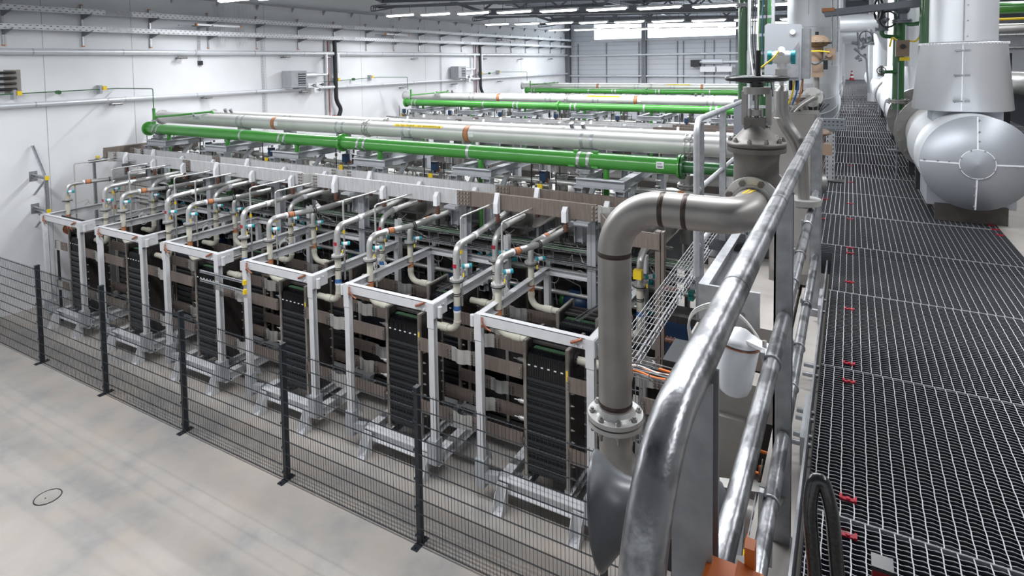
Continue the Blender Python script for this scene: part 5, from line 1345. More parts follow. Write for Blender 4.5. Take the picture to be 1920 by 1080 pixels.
b = MB().cyl((VX, VY, 5.85), (VX, VY, 6.08), 0.011, n=12).cyl((VX, VY, 5.93), (VX, VY, 5.96), 0.035, n=8).cyl((VX-0.03, VY-0.02, 5.90), (VX-0.03, VY-0.02, 5.965), 0.007, n=8).cyl((VX+0.03, VY-0.02, 5.90), (VX+0.03, VY-0.02, 5.965), 0.007, n=8)
part('stem', b, stain, t)
b = MB().torus((VX, VY, 6.12), (0, 0, 1), 0.142, 0.013, 48, 12)
for k in range(4):
    a = 0.5 + k*PI/2; b.tube([(VX, VY, 6.10), (VX+0.07*math.cos(a), VY+0.07*math.sin(a), 6.105), (VX+0.136*math.cos(a), VY+0.136*math.sin(a), 6.12)], 0.009, 8, 0.02)
b.cyl((VX, VY, 6.07), (VX, VY, 6.125), 0.034, n=20)
part('handwheel', b, black, t)
b = MB()
for k in range(26): b.cyl((VX+0.006, VY, 6.12+k*0.0055), (VX+0.006, VY, 6.1235+k*0.0055), 0.0135, n=12)
b.cyl((VX+0.006, VY, 6.12), (VX+0.006, VY, 6.262), 0.0115, n=12)
part('threaded_stem', b, rubber, t)
# yellow warning sticker on the elbow
b = MB(); N = 8; vs = []
for i in range(N+1):
    yy = 2.985 + 0.115*i/N
    for a in (0.02, 0.42):
        a2 = a - 0.35 + 0.25*i/N
        vs.append((-0.42 + (PR+0.0015)*math.sin(a2), yy, PZ + (PR+0.0015)*math.cos(a2)))
b.quadify(vs, [(2*i, 2*i+1, 2*i+3, 2*i+2) for i in range(N)])
single('warning_sticker', b, yellow, 'yellow warning sticker wrapped on the pipe elbow just before the valve flange', 'sticker', (-0.42, 3.05, 5.58))
# small gooseneck pipe and transmitter beside the valve
t = thing('gooseneck_pipe', 'bright bent steel pipe rising just right of the gate valve', 'pipe', (-0.31, 3.6, 5.5))
part('pipe', MB().tube([(-0.22, 3.62, 5.4), (-0.24, 3.62, 5.75), (-0.335, 3.62, 5.88), (-0.335, 3.62, 6.04)], 0.036, 20, 0.09, k=10).lathe((-0.335, 3.62, 6.03), (0, 0, 1), [(0, 0.036), (0.02, 0.03), (0.04, 0.012)], 16), stain, t)
part('flange', MB().torus((-0.335, 3.62, 5.89), (0, 0, 1), 0.036, 0.003, 20, 6).cyl((-0.22, 3.62, 5.42), (-0.22, 3.62, 5.45), 0.09, n=24), stain_l, t)
t = thing('pressure_transmitter', 'white transmitter with two teal end caps above the handwheel', 'transmitter', (-0.335, 3.62, 6.07))
part('stem', MB().cyl((-0.335, 3.62, 6.06), (-0.335, 3.62, 6.17), 0.012, n=10).cyl((-0.335, 3.62, 6.09), (-0.335, 3.62, 6.11), 0.024, n=8).box(-0.365, -0.305, 3.60, 3.64, 6.11, 6.16), stain_l, t)
part('housing', MB().lathe((-0.385, 3.62, 6.225), (1, 0, 0.0), [(0, 0.03), (0.02, 0.036), (0.08, 0.036), (0.10, 0.03)], 20).cyl((-0.335, 3.62, 6.16), (-0.335, 3.62, 6.22), 0.024, n=14).cyl((-0.335, 3.58, 6.24), (-0.335, 3.62, 6.27), 0.018, n=10), whitel, t)
part('cap', MB().cyl((-0.405, 3.62, 6.225), (-0.383, 3.62, 6.225), 0.038, n=20).cyl((-0.287, 3.62, 6.225), (-0.265, 3.62, 6.225), 0.038, n=20), teal, t, 'teal screw caps')
part('cable', MB().tube([(-0.345, 3.58, 6.26), (-0.37, 3.55, 6.22), (-0.43, 3.54, 6.17)], 0.005, 8, 0.02), yellow, t)
# grey control box and stainless cabinet
t = thing('control_box', 'light grey control box above the walkway with a striped triangular panel', 'box', (-0.36, 4.6, 6.05))
part('housing', MB().prism([(-0.52, 6.07), (-0.295, 6.07), (-0.29, 6.42), (-0.30, 6.445), (-0.50, 6.46), (-0.52, 6.445)], 1, 4.45, 4.60), boxgrey, t)
part('triangle_panel', MB().quadify([(-0.305, 4.445, 6.09), (-0.305, 4.445, 6.33), (-0.46, 4.445, 6.09)], [(0, 1, 2)]), railpost, t)
part('rear_housing', MB().box(-0.295, -0.245, 4.47, 4.7, 6.08, 6.42), railpost, t)
part('round_mark', MB().cyl((-0.345, 4.447, 6.395), (-0.345, 4.443, 6.395), 0.017, n=20), whitel, t)
part('gland', MB().cyl((-0.36, 4.52, 6.0), (-0.36, 4.52, 6.07), 0.012, n=8).cyl((-0.32, 4.52, 6.0), (-0.32, 4.52, 6.07), 0.012, n=8), black, t)
for k, (xx, m_, nm) in enumerate(((-0.335, yellow, 'yellow'), (-0.31, blue, 'blue'), (-0.285, orange, 'orange'))):
    single('cable', MB().tube([(xx, 4.5, 6.075), (xx-0.01, 4.48, 5.98), (xx-0.04, 4.55, 5.90)], 0.006, 6, 0.03), m_, nm + ' cable hanging out of the grey control box', 'cable', (xx, 4.5, 5.9))
t = thing('steel_cabinet', 'brushed stainless cabinet standing behind the gate valve', 'cabinet', (-0.33, 4.75, 4.7))
part('body', MB().box(-0.50, -0.20, 4.62, 4.98, 4.62, 5.83), stain, t); part('door', MB().box(-0.49, -0.215, 4.605, 4.62, 4.7, 5.82), pickled, t)
part('side_panel', MB().box(-0.198, -0.19, 4.65, 4.95, 4.7, 5.8), railpost, t)
# cable ladder rising beside the control box
t = thing('cable_ladder', 'upright cable ladder with black and pale cables beside the green pipes', 'cable ladder', (-0.62, 4.6, 5.4))
part('rail', MB().box(-0.66, -0.64, 4.66, 4.70, 5.3, 9.6).box(-0.50, -0.48, 4.66, 4.70, 5.3, 9.6), galv, t)
b = MB()
for k in range(30): b.box(-0.66, -0.48, 4.67, 4.69, 5.6+k*0.13, 5.62+k*0.13)
o = part('rung', b, galv, t)
for (xx, m_) in ((-0.62, black), (-0.605, rubber), (-0.585, wcable), (-0.555, navy), (-0.53, black), (-0.64, wcable)):
    part('cable', MB().tube([(xx, 4.65, 9.4), (xx+0.005, 4.65, 7.0), (xx-0.005, 4.65, 6.3), (xx+0.05, 4.6, 5.95)], 0.0045, 6, 0.1), m_, t)
t = thing('perforated_post', 'dark slotted steel post beside the handwheel valve', 'post', (-0.72, 5.0, 4.6))
part('post', MB().channel((-0.66, 4.9, 4.6), (-0.66, 4.9, 6.28), 0.07, 0.05, 0.005, (0, 1, 0)), railpost, t)
b = MB()
for k in range(20): b.box(-0.69, -0.68, 4.866, 4.872, 4.7+k*0.08, 4.745+k*0.08); b.box(-0.65, -0.64, 4.866, 4.872, 4.7+k*0.08, 4.745+k*0.08)
part('slots', b, shaft, t)
t = thing('perforated_post', 'slotted grey steel post at the far end of the short platform railing', 'post', (-1.05, 6.6, 4.6))
part('post', MB().channel((-1.05, 6.9, 4.3), (-1.05, 6.9, 5.78), 0.12, 0.08, 0.006, (0, 1, 0)), roofm, t)
part('side_post', MB().box(-0.98, -0.93, 6.85, 6.93, 4.3, 5.85), galv, t)
# tan diaphragm actuator with its valve
t = thing('control_valve', 'small steel control valve with a tan domed diaphragm actuator behind the grey control box', 'valve', (-0.22, 5.2, 5.9))
AX, AY = -0.235, 5.2
part('diaphragm', MB().lathe((AX, AY, 6.30), (0, 0, 1), [(0, 0.03), (0.01, 0.07), (0.03, 0.085), (0.035, 0.105), (0.045, 0.105), (0.05, 0.085), (0.075, 0.075), (0.09, 0.05), (0.095, 0.01)], 32), tan, t)
bb = MB(); bb.bolts((AX, AY, 6.335), (0, 0, 1), 0.098, 12, 0.006, 0.014, 0, 0.01); bb.cyl((AX, AY, 6.39), (AX, AY, 6.42), 0.014, n=8)
part('bolt', bb, black, t)
part('yoke', MB().cyl((AX, AY, 6.19), (AX, AY, 6.31), 0.048, n=20).box(AX-0.03, AX+0.05, AY-0.04, AY+0.04, 6.07, 6.17), tan, t)
part('positioner', MB().box(AX+0.06, AX+0.13, AY-0.05, AY+0.05, 6.20, 6.29).cyl((AX+0.09, AY-0.07, 6.24), (AX+0.09, AY-0.05, 6.24), 0.018, n=12), tan, t)
part('solenoid', MB().box(AX-0.11, AX-0.07, AY-0.03, AY+0.02, 6.09, 6.22).box(AX+0.05, AX+0.08, AY-0.06, AY-0.03, 6.13, 6.20), black, t)
part('stem', MB().cyl((AX, AY, 5.95), (AX, AY, 6.08), 0.022, n=12), stain, t)
part('body', MB().sphere((AX, AY, 5.92), 0.06).cyl((AX, AY-0.09, 5.92), (AX, AY+0.1, 5.92), 0.035, n=16), stain, t)
b = MB().cyl((AX-0.02, AY-0.115, 5.92), (AX-0.02, AY-0.095, 5.92), 0.075, n=24); b.bolts((AX-0.02, AY-0.115, 5.92), (0, -1, 0), 0.055, 4, 0.011, 0.012, 0.5)
part('flange', b, stain_l, t)
part('cable', MB().tube([(AX-0.08, AY-0.03, 6.19), (AX-0.09, AY-0.06, 6.05), (AX-0.10, AY-0.03, 5.7)], 0.006, 6, 0.03).tube([(AX+0.09, AY-0.06, 6.24), (AX-0.0, AY-0.09, 6.16), (AX-0.08, AY-0.04, 6.21)], 0.005, 6, 0.03), rubber, t)
part('yellow_cable', MB().tube([(AX+0.09, AY-0.07, 6.26), (AX+0.03, AY-0.09, 6.27), (AX-0.06, AY-0.05, 6.27)], 0.006, 6, 0.02).cyl((AX-0.09, AY-0.035, 6.13), (AX-0.085, AY-0.035, 6.25), 0.012, n=8), yellow, t, 'yellow cable ties')
t = thing('branch_pipe', 'thin bent steel pipe reaching up to the small control valve', 'pipe', (-0.3, 4.9, 5.8))
part('pipe', MB().tube([(-0.40, 4.7, 5.78), (-0.34, 4.9, 5.86), (-0.25, 5.02, 5.92), (AX, 5.09, 5.92)], 0.02, 12, 0.08), stain, t)
t = thing('ribbed_valve', 'horizontal ribbed stainless valve body on top of the steel cabinet', 'valve', (-0.33, 5.1, 5.85))
b = MB()
for k in range(5): b.cyl((-0.40+0.03*k, 5.05+0.05*k, 5.80+0.02*k), (-0.393+0.03*k, 5.062+0.05*k, 5.805+0.02*k), 0.10, n=28)
b.cyl((-0.41, 5.03, 5.79), (-0.26, 5.28, 5.89), 0.07, n=24); b.bolts((-0.40, 5.05, 5.80), (-0.5, -0.83, -0.3), 0.08, 8, 0.009, 0.02)
part('body', b, stain, t); part('top_flange', MB().cyl((-0.35, 5.1, 5.92), (-0.35, 5.1, 5.94), 0.085, n=24).cyl((-0.35, 5.1, 5.85), (-0.35, 5.1, 5.92), 0.05, n=16), pickled, t)
for k in range(3):
    single('cable', MB().tube([(-0.20+0.03*k, 5.0, 5.88), (-0.22-0.03*k, 4.97, 5.74), (-0.33-0.04*k, 4.85, 5.84)], 0.005, 6, 0.06), black, 'thin black cable drooping over the stainless cabinet, %s of three' % ['left one', 'middle one', 'right one'][k], 'cable', (-0.25, 4.95, 5.8), 'thin black cables over the stainless cabinet')
# green uprights
for k, (xx, yy, r, zb) in enumerate(((-1.58, 10.85, 0.105, 4.45), (-1.36, 11.6, 0.115, 4.5))):
    t = thing('riser_pipe', ['tall dark green upright pipe left of the cable ladder', 'tall dark green upright pipe right of the cable ladder'][k], 'pipe', (xx, yy, zb))
    part('pipe', MB().cyl((xx, yy, 0.0), (xx, yy, 9.5), r, n=28), dgreen, t)
    if k == 0: part('flange', MB().flange((xx, yy, 7.12), (0, 0, 1), 0.16, 0.02, 24, 8), railpost, t)

# ================================================================== HORN, LAMP, CABLES UNDER THE HANDRAIL
t = thing('horn_speaker', 'grey flared loudspeaker horn behind the near end of the handrail', 'loudspeaker', (-0.5, 1.85, 4.8))
hp = Vector((-0.715, 1.80, 4.735)); hd = (Vector((-0.31, 1.90, 4.80)) - hp)
part('bell', MB().lathe(hp, hd, [(0.0, 0.165), (0.006, 0.171), (0.012, 0.168), (0.03, 0.150), (0.06, 0.122), (0.10, 0.098), (0.16, 0.08), (0.26, 0.07), (0.30, 0.07)], 48).lathe(hp, hd, [(0.0, 0.165), (0.03, 0.13), (0.08, 0.09), (0.2, 0.05)], 48), hornm, t)
part('driver', MB().lathe(hp, hd, [(0.30, 0.06), (0.305, 0.125), (0.33, 0.128), (0.37, 0.115), (0.41, 0.08), (0.43, 0.03), (0.432, 0.0)], 40), hornm, t)
part('bracket', MB().bar((-0.35, 1.86, 4.66), (-0.215, 1.92, 4.66), 0.045, 0.005).bar((-0.35, 1.94, 4.86), (-0.215, 1.98, 4.86), 0.045, 0.005).bar((-0.215, 1.92, 4.655), (-0.215, 1.98, 4.865), 0.045, 0.005, (0, 1, 0)).bar((-0.215, 1.95, 4.76), (-0.19, 2.13, 4.76), 0.04, 0.01), stain, t)
part('cable', MB().tube([(-0.36, 1.86, 4.70), (-0.30, 1.78, 4.5), (-0.26, 1.84, 4.25)], 0.006, 8, 0.1).tube([(-0.34, 1.86, 4.70), (-0.25, 1.80, 4.62), (-0.23, 1.84, 4.25)], 0.006, 8, 0.06), black, t)
t = thing('well_glass_lamp', 'unlit white glass lamp hanging beside the handrail post', 'lamp', (-0.36, 2.26, 5.0))
lp = Vector((-0.345, 2.28, 5.185)); ld = Vector((-0.10, -0.05, -1))
part('glass', MB().lathe(lp, ld, [(0.0, 0.060), (0.01, 0.072), (0.16, 0.060), (0.185, 0.052), (0.198, 0.036), (0.204, 0.0)], 40), lampw, t, 'frosted white glass')
part('rim', MB().torus(lp+ld.normalized()*0.008, ld, 0.0725, 0.0035, 40, 8), copper, t, 'thin copper coloured seal')
part('head', MB().lathe(lp, -ld, [(0.0, 0.075), (0.012, 0.074), (0.02, 0.055), (0.04, 0.03), (0.05, 0.0)], 32).bar(lp+Vector((0.02, 0, 0.015)), (-0.19, 2.16, 5.22), 0.05, 0.012).box(-0.245, -0.19, 2.12, 2.18, 5.14, 5.22), whitel, t)
part('screw', MB().cyl((-0.25, 2.2, 5.215), (-0.25, 2.2, 5.24), 0.008, n=6).cyl((-0.225, 2.16, 5.22), (-0.225, 2.16, 5.245), 0.010, n=6).cyl((-0.205, 2.14, 5.22), (-0.205, 2.14, 5.24), 0.008, n=6), stain, t)
t = thing('concrete_column', 'square concrete column rising to the walkway edge behind the handrail', 'column', (-0.55, 3.2, 0))
part('column', MB().box(-0.66, -0.44, 3.1, 3.32, 0, 4.40), concrete, t)
part('corbel', MB().box(-0.64, -0.28, 3.14, 3.28, 4.40, 4.58), concrete, t)
single('edge_channel', MB().channel((-0.78, 3.75, 4.75), (-0.78, 5.15, 4.75), 0.06, 0.16, 0.008).box(-0.8, -0.45, 3.72, 3.74, 4.62, 4.84), galv, 'galvanised channel beam with bolts running back below the platform railing', 'steel beam', (-0.78, 3.7, 4.65))
single('bolt', MB().cyl((-0.55, 3.70, 4.78), (-0.55, 3.72, 4.78), 0.018, n=6), stain, 'upper large bolt on the galvanised channel beam end', 'bolt', (-0.55, 3.7, 4.78))
single('bolt', MB().cyl((-0.55, 3.70, 4.69), (-0.55, 3.72, 4.69), 0.018, n=6), stain, 'lower large bolt on the galvanised channel beam end', 'bolt', (-0.55, 3.7, 4.69))
single('concrete_beam', MB().box(-0.75, -0.3, 3.75, 5.1, 4.50, 4.62).box(-0.85, -0.28, 3.66, 3.9, 4.40, 4.52), concrete, 'light concrete ledge under the galvanised channel beam', 'beam', (-0.5, 4.4, 4.5))
t = thing('rectifier_cabinet', 'dark grey cabinet under the walkway edge with orange cables running in front', 'cabinet', (-0.7, 4.0, 2.8))
part('body', MB().box(-1.0, -0.3, 3.62, 3.94, 3.0, 4.36), shaft, t)
part('ledge', MB().box(-1.08, -0.3, 3.5, 3.94, 3.72, 3.80), concrete, t)
for k, (z, y) in enumerate(((4.33, 3.55), (4.22, 3.56), (4.02, 3.55), (3.88, 3.56))):
    single('cable', MB().tube([(-1.0+0.1*k, y, z), (-0.7, y-0.02, z-0.01), (-0.28, y, z-0.03)], 0.009, 8, 0.1), ocable, 'orange cable crossing the dark grey cabinet, %s from the top' % ordn[k], 'cable', (-0.6, y, z), 'orange cables in front of the dark grey cabinet')
wire_tray('cable_tray', (-1.25, 3.55, 4.28), (-0.3, 3.5, 4.28), 0.12, 0.05, 'wire tray with black and orange cables crossing in front of the dark grey cabinet', ((black, 0.009, 2), (ocable, 0.008, 2), (wcable, 0.006, 2)), 'wire trays around the dark grey cabinet', 5)
wire_tray('cable_tray', (-1.22, 3.55, 4.30), (-1.22, 6.6, 4.42), 0.16, 0.08, 'wire tray running back beside the platform railing', (), 'wire trays around the dark grey cabinet', 7)
wire_tray('cable_tray', (-1.18, 3.52, 4.28), (-1.18, 3.52, 2.6), 0.13, 0.06, 'wire tray dropping down left of the dark grey cabinet', ((black, 0.01, 2), (wcable, 0.006, 1)), 'wire trays around the dark grey cabinet', 6)
wire_tray('cable_tray', (-0.32, 1.2, 3.95), (-0.34, 3.3, 4.05), 0.08, 0.06, 'long wire tray with orange cable beneath the handrail', ((ocable, 0.009, 2), (black, 0.014, 2)), 'wire trays beneath the handrail', 4)
wire_tray('cable_tray', (-0.52, 2.3, 3.2), (-0.55, 3.6, 3.9), 0.06, 0.04, 'short rising wire tray beside the concrete column', (), 'wire trays beneath the handrail', 4)
for k in range(3):
    r0 = 0.14+0.008*k
    single('cable_loop', MB().tube([(-0.80+0.01*k, 3.56, 4.46), (-0.83, 3.5, 4.72+0.01*k), (-0.62, 3.42, 4.86+0.012*k), (-0.42, 3.36, 4.78), (-0.33-0.01*k, 3.3, 4.55), (-0.36, 3.3, 4.35), (-0.52, 3.34, 4.20)], 0.006, 8, 0.12, k=8), wcable, 'pale looped cable around the channel beam end, %s' % ['innermost', 'middle one', 'outermost'][k], 'cable', (-0.6, 3.5, 4.4), 'pale looped cables')
for k, (yy, z) in enumerate(((2.52, 4.12), (2.25, 4.0))):
    single('cap', MB().box(-0.40, -0.36, yy, yy+0.04, z, z+0.05), yellow, ['upper yellow end cap on the strut behind the wire tray', 'lower yellow end cap on the strut behind the wire tray'][k], 'cap', (-0.38, yy, z))
single('strut_rail', MB().channel((-0.38, 2.2, 3.9), (-0.38, 2.6, 4.35), 0.04, 0.04, 0.004), galv, 'slotted steel strut with yellow caps behind the wire tray', 'rail', (-0.38, 2.4, 3.9))
# things close to the camera
t = thing('carbon_tube', 'black woven carbon tube arching up at the lower edge of the walkway', 'tube', (-0.03, 0.8, 5.5))
part('tube', MB().tube([(-0.020, 0.80, 4.70), (-0.020, 0.80, 5.45), (-0.0395, 0.815, 5.66), (-0.030, 0.825, 5.705), (-0.014, 0.82, 5.66), (0.004, 0.815, 5.45), (0.004, 0.815, 4.70)], 0.0085, 16, 0.03, k=8), mat('woven_carbon', (0.03, 0.03, 0.033), 0.3, 0.0, 0.8, 260, coat=0.6), t)
t = thing('red_clamp', 'dark red clamp with a black grip at the bottom edge beside the black tube', 'clamp', (0.045, 0.78, 5.55))
part('body', MB().box(0.031, 0.053, 0.84, 0.86, 4.70, 5.585), mat('dark_red_metal', (0.22, 0.01, 0.015), 0.25, 0.5), t)
part('grip', MB().prism([(0.035, 5.43), (0.049, 5.43), (0.049, 5.56), (0.042, 5.572), (0.035, 5.56)], 1, 0.834, 0.84).box(0.030, 0.054, 0.838, 0.862, 5.583, 5.588), black, t)
t = thing('orange_clamp', 'orange plastic bracket at the bottom of the handrail', 'clamp', (-0.13, 0.95, 5.45))
part('body', MB().prism([(-0.125, 5.52), (-0.093, 5.52), (-0.093, 5.562), (-0.12, 5.570)], 1, 0.76, 0.79).box(-0.165, -0.093, 0.79, 0.83, 5.50, 5.53).box(-0.112, -0.100, 0.79, 0.81, 5.55, 5.590), ocable, t)

# ================================================================== INSULATED PIPES RIGHT OF THE WALKWAY
TX, TZ, TR = 0.96, 5.28, 0.41
t = thing('insulated_tank', 'big horizontal aluminium jacketed pipe with a round domed face right of the walkway', 'insulated pipe', (TX, 7.2, 4.7))
part('jacket', MB().lathe((TX, 6.5, TZ), (0, 1, 0), [(0, TR+0.004), (0.012, TR+0.006), (0.02, TR), (0.55, TR), (0.555, TR+0.004), (0.575, TR+0.004), (0.58, TR), (1.45, TR)], 64), jacket, t)
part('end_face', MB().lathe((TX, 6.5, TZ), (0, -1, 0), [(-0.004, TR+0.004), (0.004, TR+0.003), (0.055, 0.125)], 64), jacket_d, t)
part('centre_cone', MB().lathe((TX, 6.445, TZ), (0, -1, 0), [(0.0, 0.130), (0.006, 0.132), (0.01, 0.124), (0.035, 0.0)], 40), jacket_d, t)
b = MB().torus((TX, 6.438, TZ), (0, 1, 0), 0.127, 0.004, 48, 6)
for a in (0, PI/2, PI, 3*PI/2):
    dx, dz = math.cos(a), math.sin(a)
    b.bar((TX+dx*0.13, 6.444, TZ+dz*0.13), (TX+dx*TR*0.995, 6.495, TZ+dz*TR*0.995), 0.012, 0.004, (0, 1, 0))
part('seam', b, whitel, t)
b = MB()
for a in (0, PI/2, PI, 3*PI/2):
    for rr in (0.2, 0.28, 0.38): b.cyl((TX+math.cos(a)*rr+0.012*math.sin(a), 6.49-0.045*(TR-rr)/0.28-0.006, TZ+math.sin(a)*rr-0.012*math.cos(a)), (TX+math.cos(a)*rr+0.012*math.sin(a), 6.49, TZ+math.sin(a)*rr-0.012*math.cos(a)), 0.007, n=8)
for k in range(8):
    a = PI/8+k*PI/4; b.cyl((TX+math.cos(a)*0.127, 6.43, TZ+math.sin(a)*0.127), (TX+math.cos(a)*0.127, 6.44, TZ+math.sin(a)*0.127), 0.006, n=8)
for k in range(9): b.cyl((TX-(TR+0.002)*math.cos(0.25), 6.56+0.08*k, TZ-TR*math.sin(0.25)), (TX-(TR+0.008)*math.cos(0.25), 6.56+0.08*k, TZ-TR*math.sin(0.25)), 0.006, n=6)
part('rivet', b, railpost, t)
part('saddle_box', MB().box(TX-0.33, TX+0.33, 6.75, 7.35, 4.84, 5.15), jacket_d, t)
part('saddle_foot', MB().box(TX-0.27, TX+0.27, 6.72, 6.74, 4.70, 4.86).box(TX-0.27, TX+0.27, 7.3, 7.32, 4.70, 4.86).box(TX-0.26, TX+0.26, 6.76, 7.3, 4.78, 4.84), mat('weathered_brown_steel', (0.12, 0.105, 0.095), 0.5, 0.4, 0.3, 10), t)
t = thing('cone_jacket', 'aluminium cone jacket with three toggle latches rising from the big jacketed pipe', 'insulated pipe', (TX, 7.25, 5.6))
CY = 7.25
part('cone', MB().lathe((TX-0.02, CY, 5.70), (0, 0, 1), [(0, 0.395), (0.005, 0.405), (0.62, 0.345), (0.63, 0.352), (0.645, 0.352), (0.648, 0.30)], 64), jacket, t)
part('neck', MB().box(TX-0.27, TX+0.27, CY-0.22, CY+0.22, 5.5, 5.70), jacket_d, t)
b = MB()
for k in range(64):
    a = 2*PI*k/64; b.box(TX-0.02+0.353*math.cos(a)-0.003, TX-0.02+0.353*math.cos(a)+0.003, CY+0.353*math.sin(a)-0.003, CY+0.353*math.sin(a)+0.003, 6.325, 6.346)
part('crimped_rim', b, whitel, t)
fa = -PI/2 - 0.12
def conept(z, off=0.0, da=0.0):
    r_ = 0.405 - 0.06*(z-5.705)/0.615 + off; a = fa+da
    return Vector((TX-0.02 + r_*math.cos(a), CY + r_*math.sin(a), z))
b = MB(); b.bar(conept(5.71, 0.002), conept(6.32, 0.002), 0.008, 0.006, (0, -1, 0)); part('seam', b, whitel, t)
for z in (5.80, 6.04, 6.27):
    b = MB(); b.bar(conept(z, 0.006, -0.17), conept(z, 0.006, -0.05), 0.02, 0.012, (0, -1, 0)); b.bar(conept(z, 0.014, -0.16), conept(z, 0.014, 0.02), 0.010, 0.012, (0, -1, 0)); b.bar(conept(z, 0.006, 0.05), conept(z, 0.006, 0.15), 0.016, 0.012, (0, -1, 0)); b.cyl(conept(z, 0.0, -0.13)+Vector((0, 0, -0.014)), conept(z, 0.02, -0.13)+Vector((0, 0, -0.014)), 0.005, n=6)
    part('toggle_latch', b, railpost, t)
t = thing('riser_jacket', 'aluminium jacketed upright pipe above the cone jacket', 'insulated pipe', (TX, CY, 6.35))
part('jacket', MB().cyl((TX-0.02, CY, 6.352), (TX-0.02, CY, 9.6), 0.272, n=56), jacket, t)
b = MB(); b.bar((TX-0.02-0.03, CY-0.274, 6.36), (TX-0.02-0.03, CY-0.274, 9.5), 0.008, 0.005, (0, -1, 0)); part('seam', b, railpost, t)
b = MB()
for k in range(14): b.cyl((TX-0.02, CY-0.278, 6.40+k*0.145), (TX-0.02, CY-0.268, 6.40+k*0.145), 0.007, n=8)
part('rivet', b, railpost, t)
# stainless valve body and rings beyond the tank
def ring_section(y0, y1, r0, r1, ra, lab, m_=None):
    t = thing('flanged_body', lab, 'pipe', (TX, (y0+y1)/2, 4.7))
    part('body', MB().lathe((TX, y0, TZ), (0, 1, 0), [(0, r0), (y1-y0, r1)], 48), m_ or stain_l, t)
    b = MB().lathe((TX, y0, TZ), (0, 1, 0), [(0, 0.3), (0, ra), (0.05, ra), (0.05, 0.3)], 48, True); b.bolts((TX, y0, TZ), (0, -1, 0), ra*0.9, 20, 0.018, 0.03)
    part('flange', b, stain, t); part('support', MB().box(TX-0.3, TX-0.24, y0+0.2, y0+0.3, 4.7, TZ-0.2).box(TX+0.2, TX+0.26, y0+0.2, y0+0.3, 4.7, TZ-0.2), shaft, t)
    return t
ring_section(8.0, 8.95, 0.36, 0.36, 0.38, 'short bright steel pipe section right behind the big jacketed pipe')
ring_section(8.97, 10.2, 0.42, 0.30, 0.48, 'flanged conical steel body behind the big jacketed pipe')
ring_section(10.9, 11.0, 0.45, 0.45, 0.47, 'second flange ring along the row of jacketed pipes')
def tank_section(y0, y1, lab, r=0.42):
    t = thing('insulated_tank', lab, 'insulated pipe', (TX, (y0+y1)/2, 4.7), 'jacketed pipe sections farther along the walkway')
    part('jacket', MB().lathe((TX, y0, TZ), (0, 1, 0), [(0, 0.25), (0.01, r), (y1-y0-0.01, r), (y1-y0, 0.25)], 40), jacket, t)
    part('support', MB().box(TX-0.3, TX+0.3, y0+0.2, y0+0.5, 4.7, TZ-0.1), jacket_d, t)
    return t
tank_section(11.05, 12.7, 'horizontal jacketed pipe, first one beyond the flanged steel body')
ring_section(12.75, 13.5, 0.36, 0.36, 0.44, 'flanged steel section between the first and second distant jacketed pipes')
tank_section(14.2, 17.0, 'horizontal jacketed pipe, second one beyond the flanged steel body')
ring_section(17.3, 18.4, 0.34, 0.34, 0.44, 'flanged steel section between the second and third distant jacketed pipes')
tank_section(19.0, 23.0, 'horizontal jacketed pipe, third one beyond the flanged steel body')
tank_section(26.0, 33.0, 'horizontal jacketed pipe farthest along the walkway')
for k, (xx, yy, r, z0, m_, lab) in enumerate((
    (0.66, 12.0, 0.13, 5.6, jacket, 'slim white jacketed upright pipe left of its thicker neighbour in the distance'), (0.92, 12.2, 0.2, 5.6, jacket, 'thicker white jacketed upright pipe in the distance right of the walkway'),
    (0.60, 10.4, 0.075, 5.45, dgreen, 'thin green upright pipe carrying the tan positioner box'), (0.88, 9.6, 0.105, 5.3, dgreen, 'thick green upright pipe left of the aluminium cone jacket'),
    (1.12, 9.3, 0.12, 6.15, pickled, 'dull grey upright pipe close left of the aluminium riser'), (0.75, 19.5, 0.22, 5.6, jacket, 'far white jacketed upright pipe near the end of the walkway'),
    (0.7, 24.0, 0.2, 4.7, jacket, 'farthest white jacketed upright pipe right of the walkway'))):
    t = thing('riser_pipe', lab, 'pipe', (xx, yy, z0))
    b = MB().cyl((xx, yy, z0), (xx, yy, 9.5), r, n=28)
    if k == 4: b.lathe((xx, yy, 5.6), (0, 0, 1), [(0, 0.07), (0.1, 0.07), (0.55, 0.12)], 28)
    if k in (0, 1): b.lathe((xx, yy, 5.5), (0, 0, 1), [(0, r*1.6), (0.55, r*1.35), (0.56, r)], 28)
    part('pipe', b, m_, t)
    if k in (2, 3, 4): part('flange', MB().flange((xx, yy, z0+0.12 if k != 4 else 5.62), (0, 0, 1), r+0.07, 0.02, 20, 8), stain, t)
t = thing('positioner', 'tan positioner box with a round dial on the thin green upright pipe', 'actuator', (0.62, 10.2, 6.3))
part('enclosure', MB().box(0.55, 0.71, 10.12, 10.27, 6.22, 6.45), tan, t); part('dial', MB().cyl((0.63, 10.09, 6.36), (0.63, 10.12, 6.36), 0.035, n=16), black, t)
part('cable', MB().tube([(0.56, 10.15, 6.45), (0.5, 10.1, 6.5), (0.47, 10.1, 6.36)], 0.012, 6, 0.03).tube([(0.71, 10.15, 6.44), (0.78, 10.1, 6.42), (0.86, 10.1, 6.55)], 0.012, 6, 0.04).box(0.6, 0.72, 10.15, 10.22, 6.16, 6.21), yellow, t, 'yellow cables')
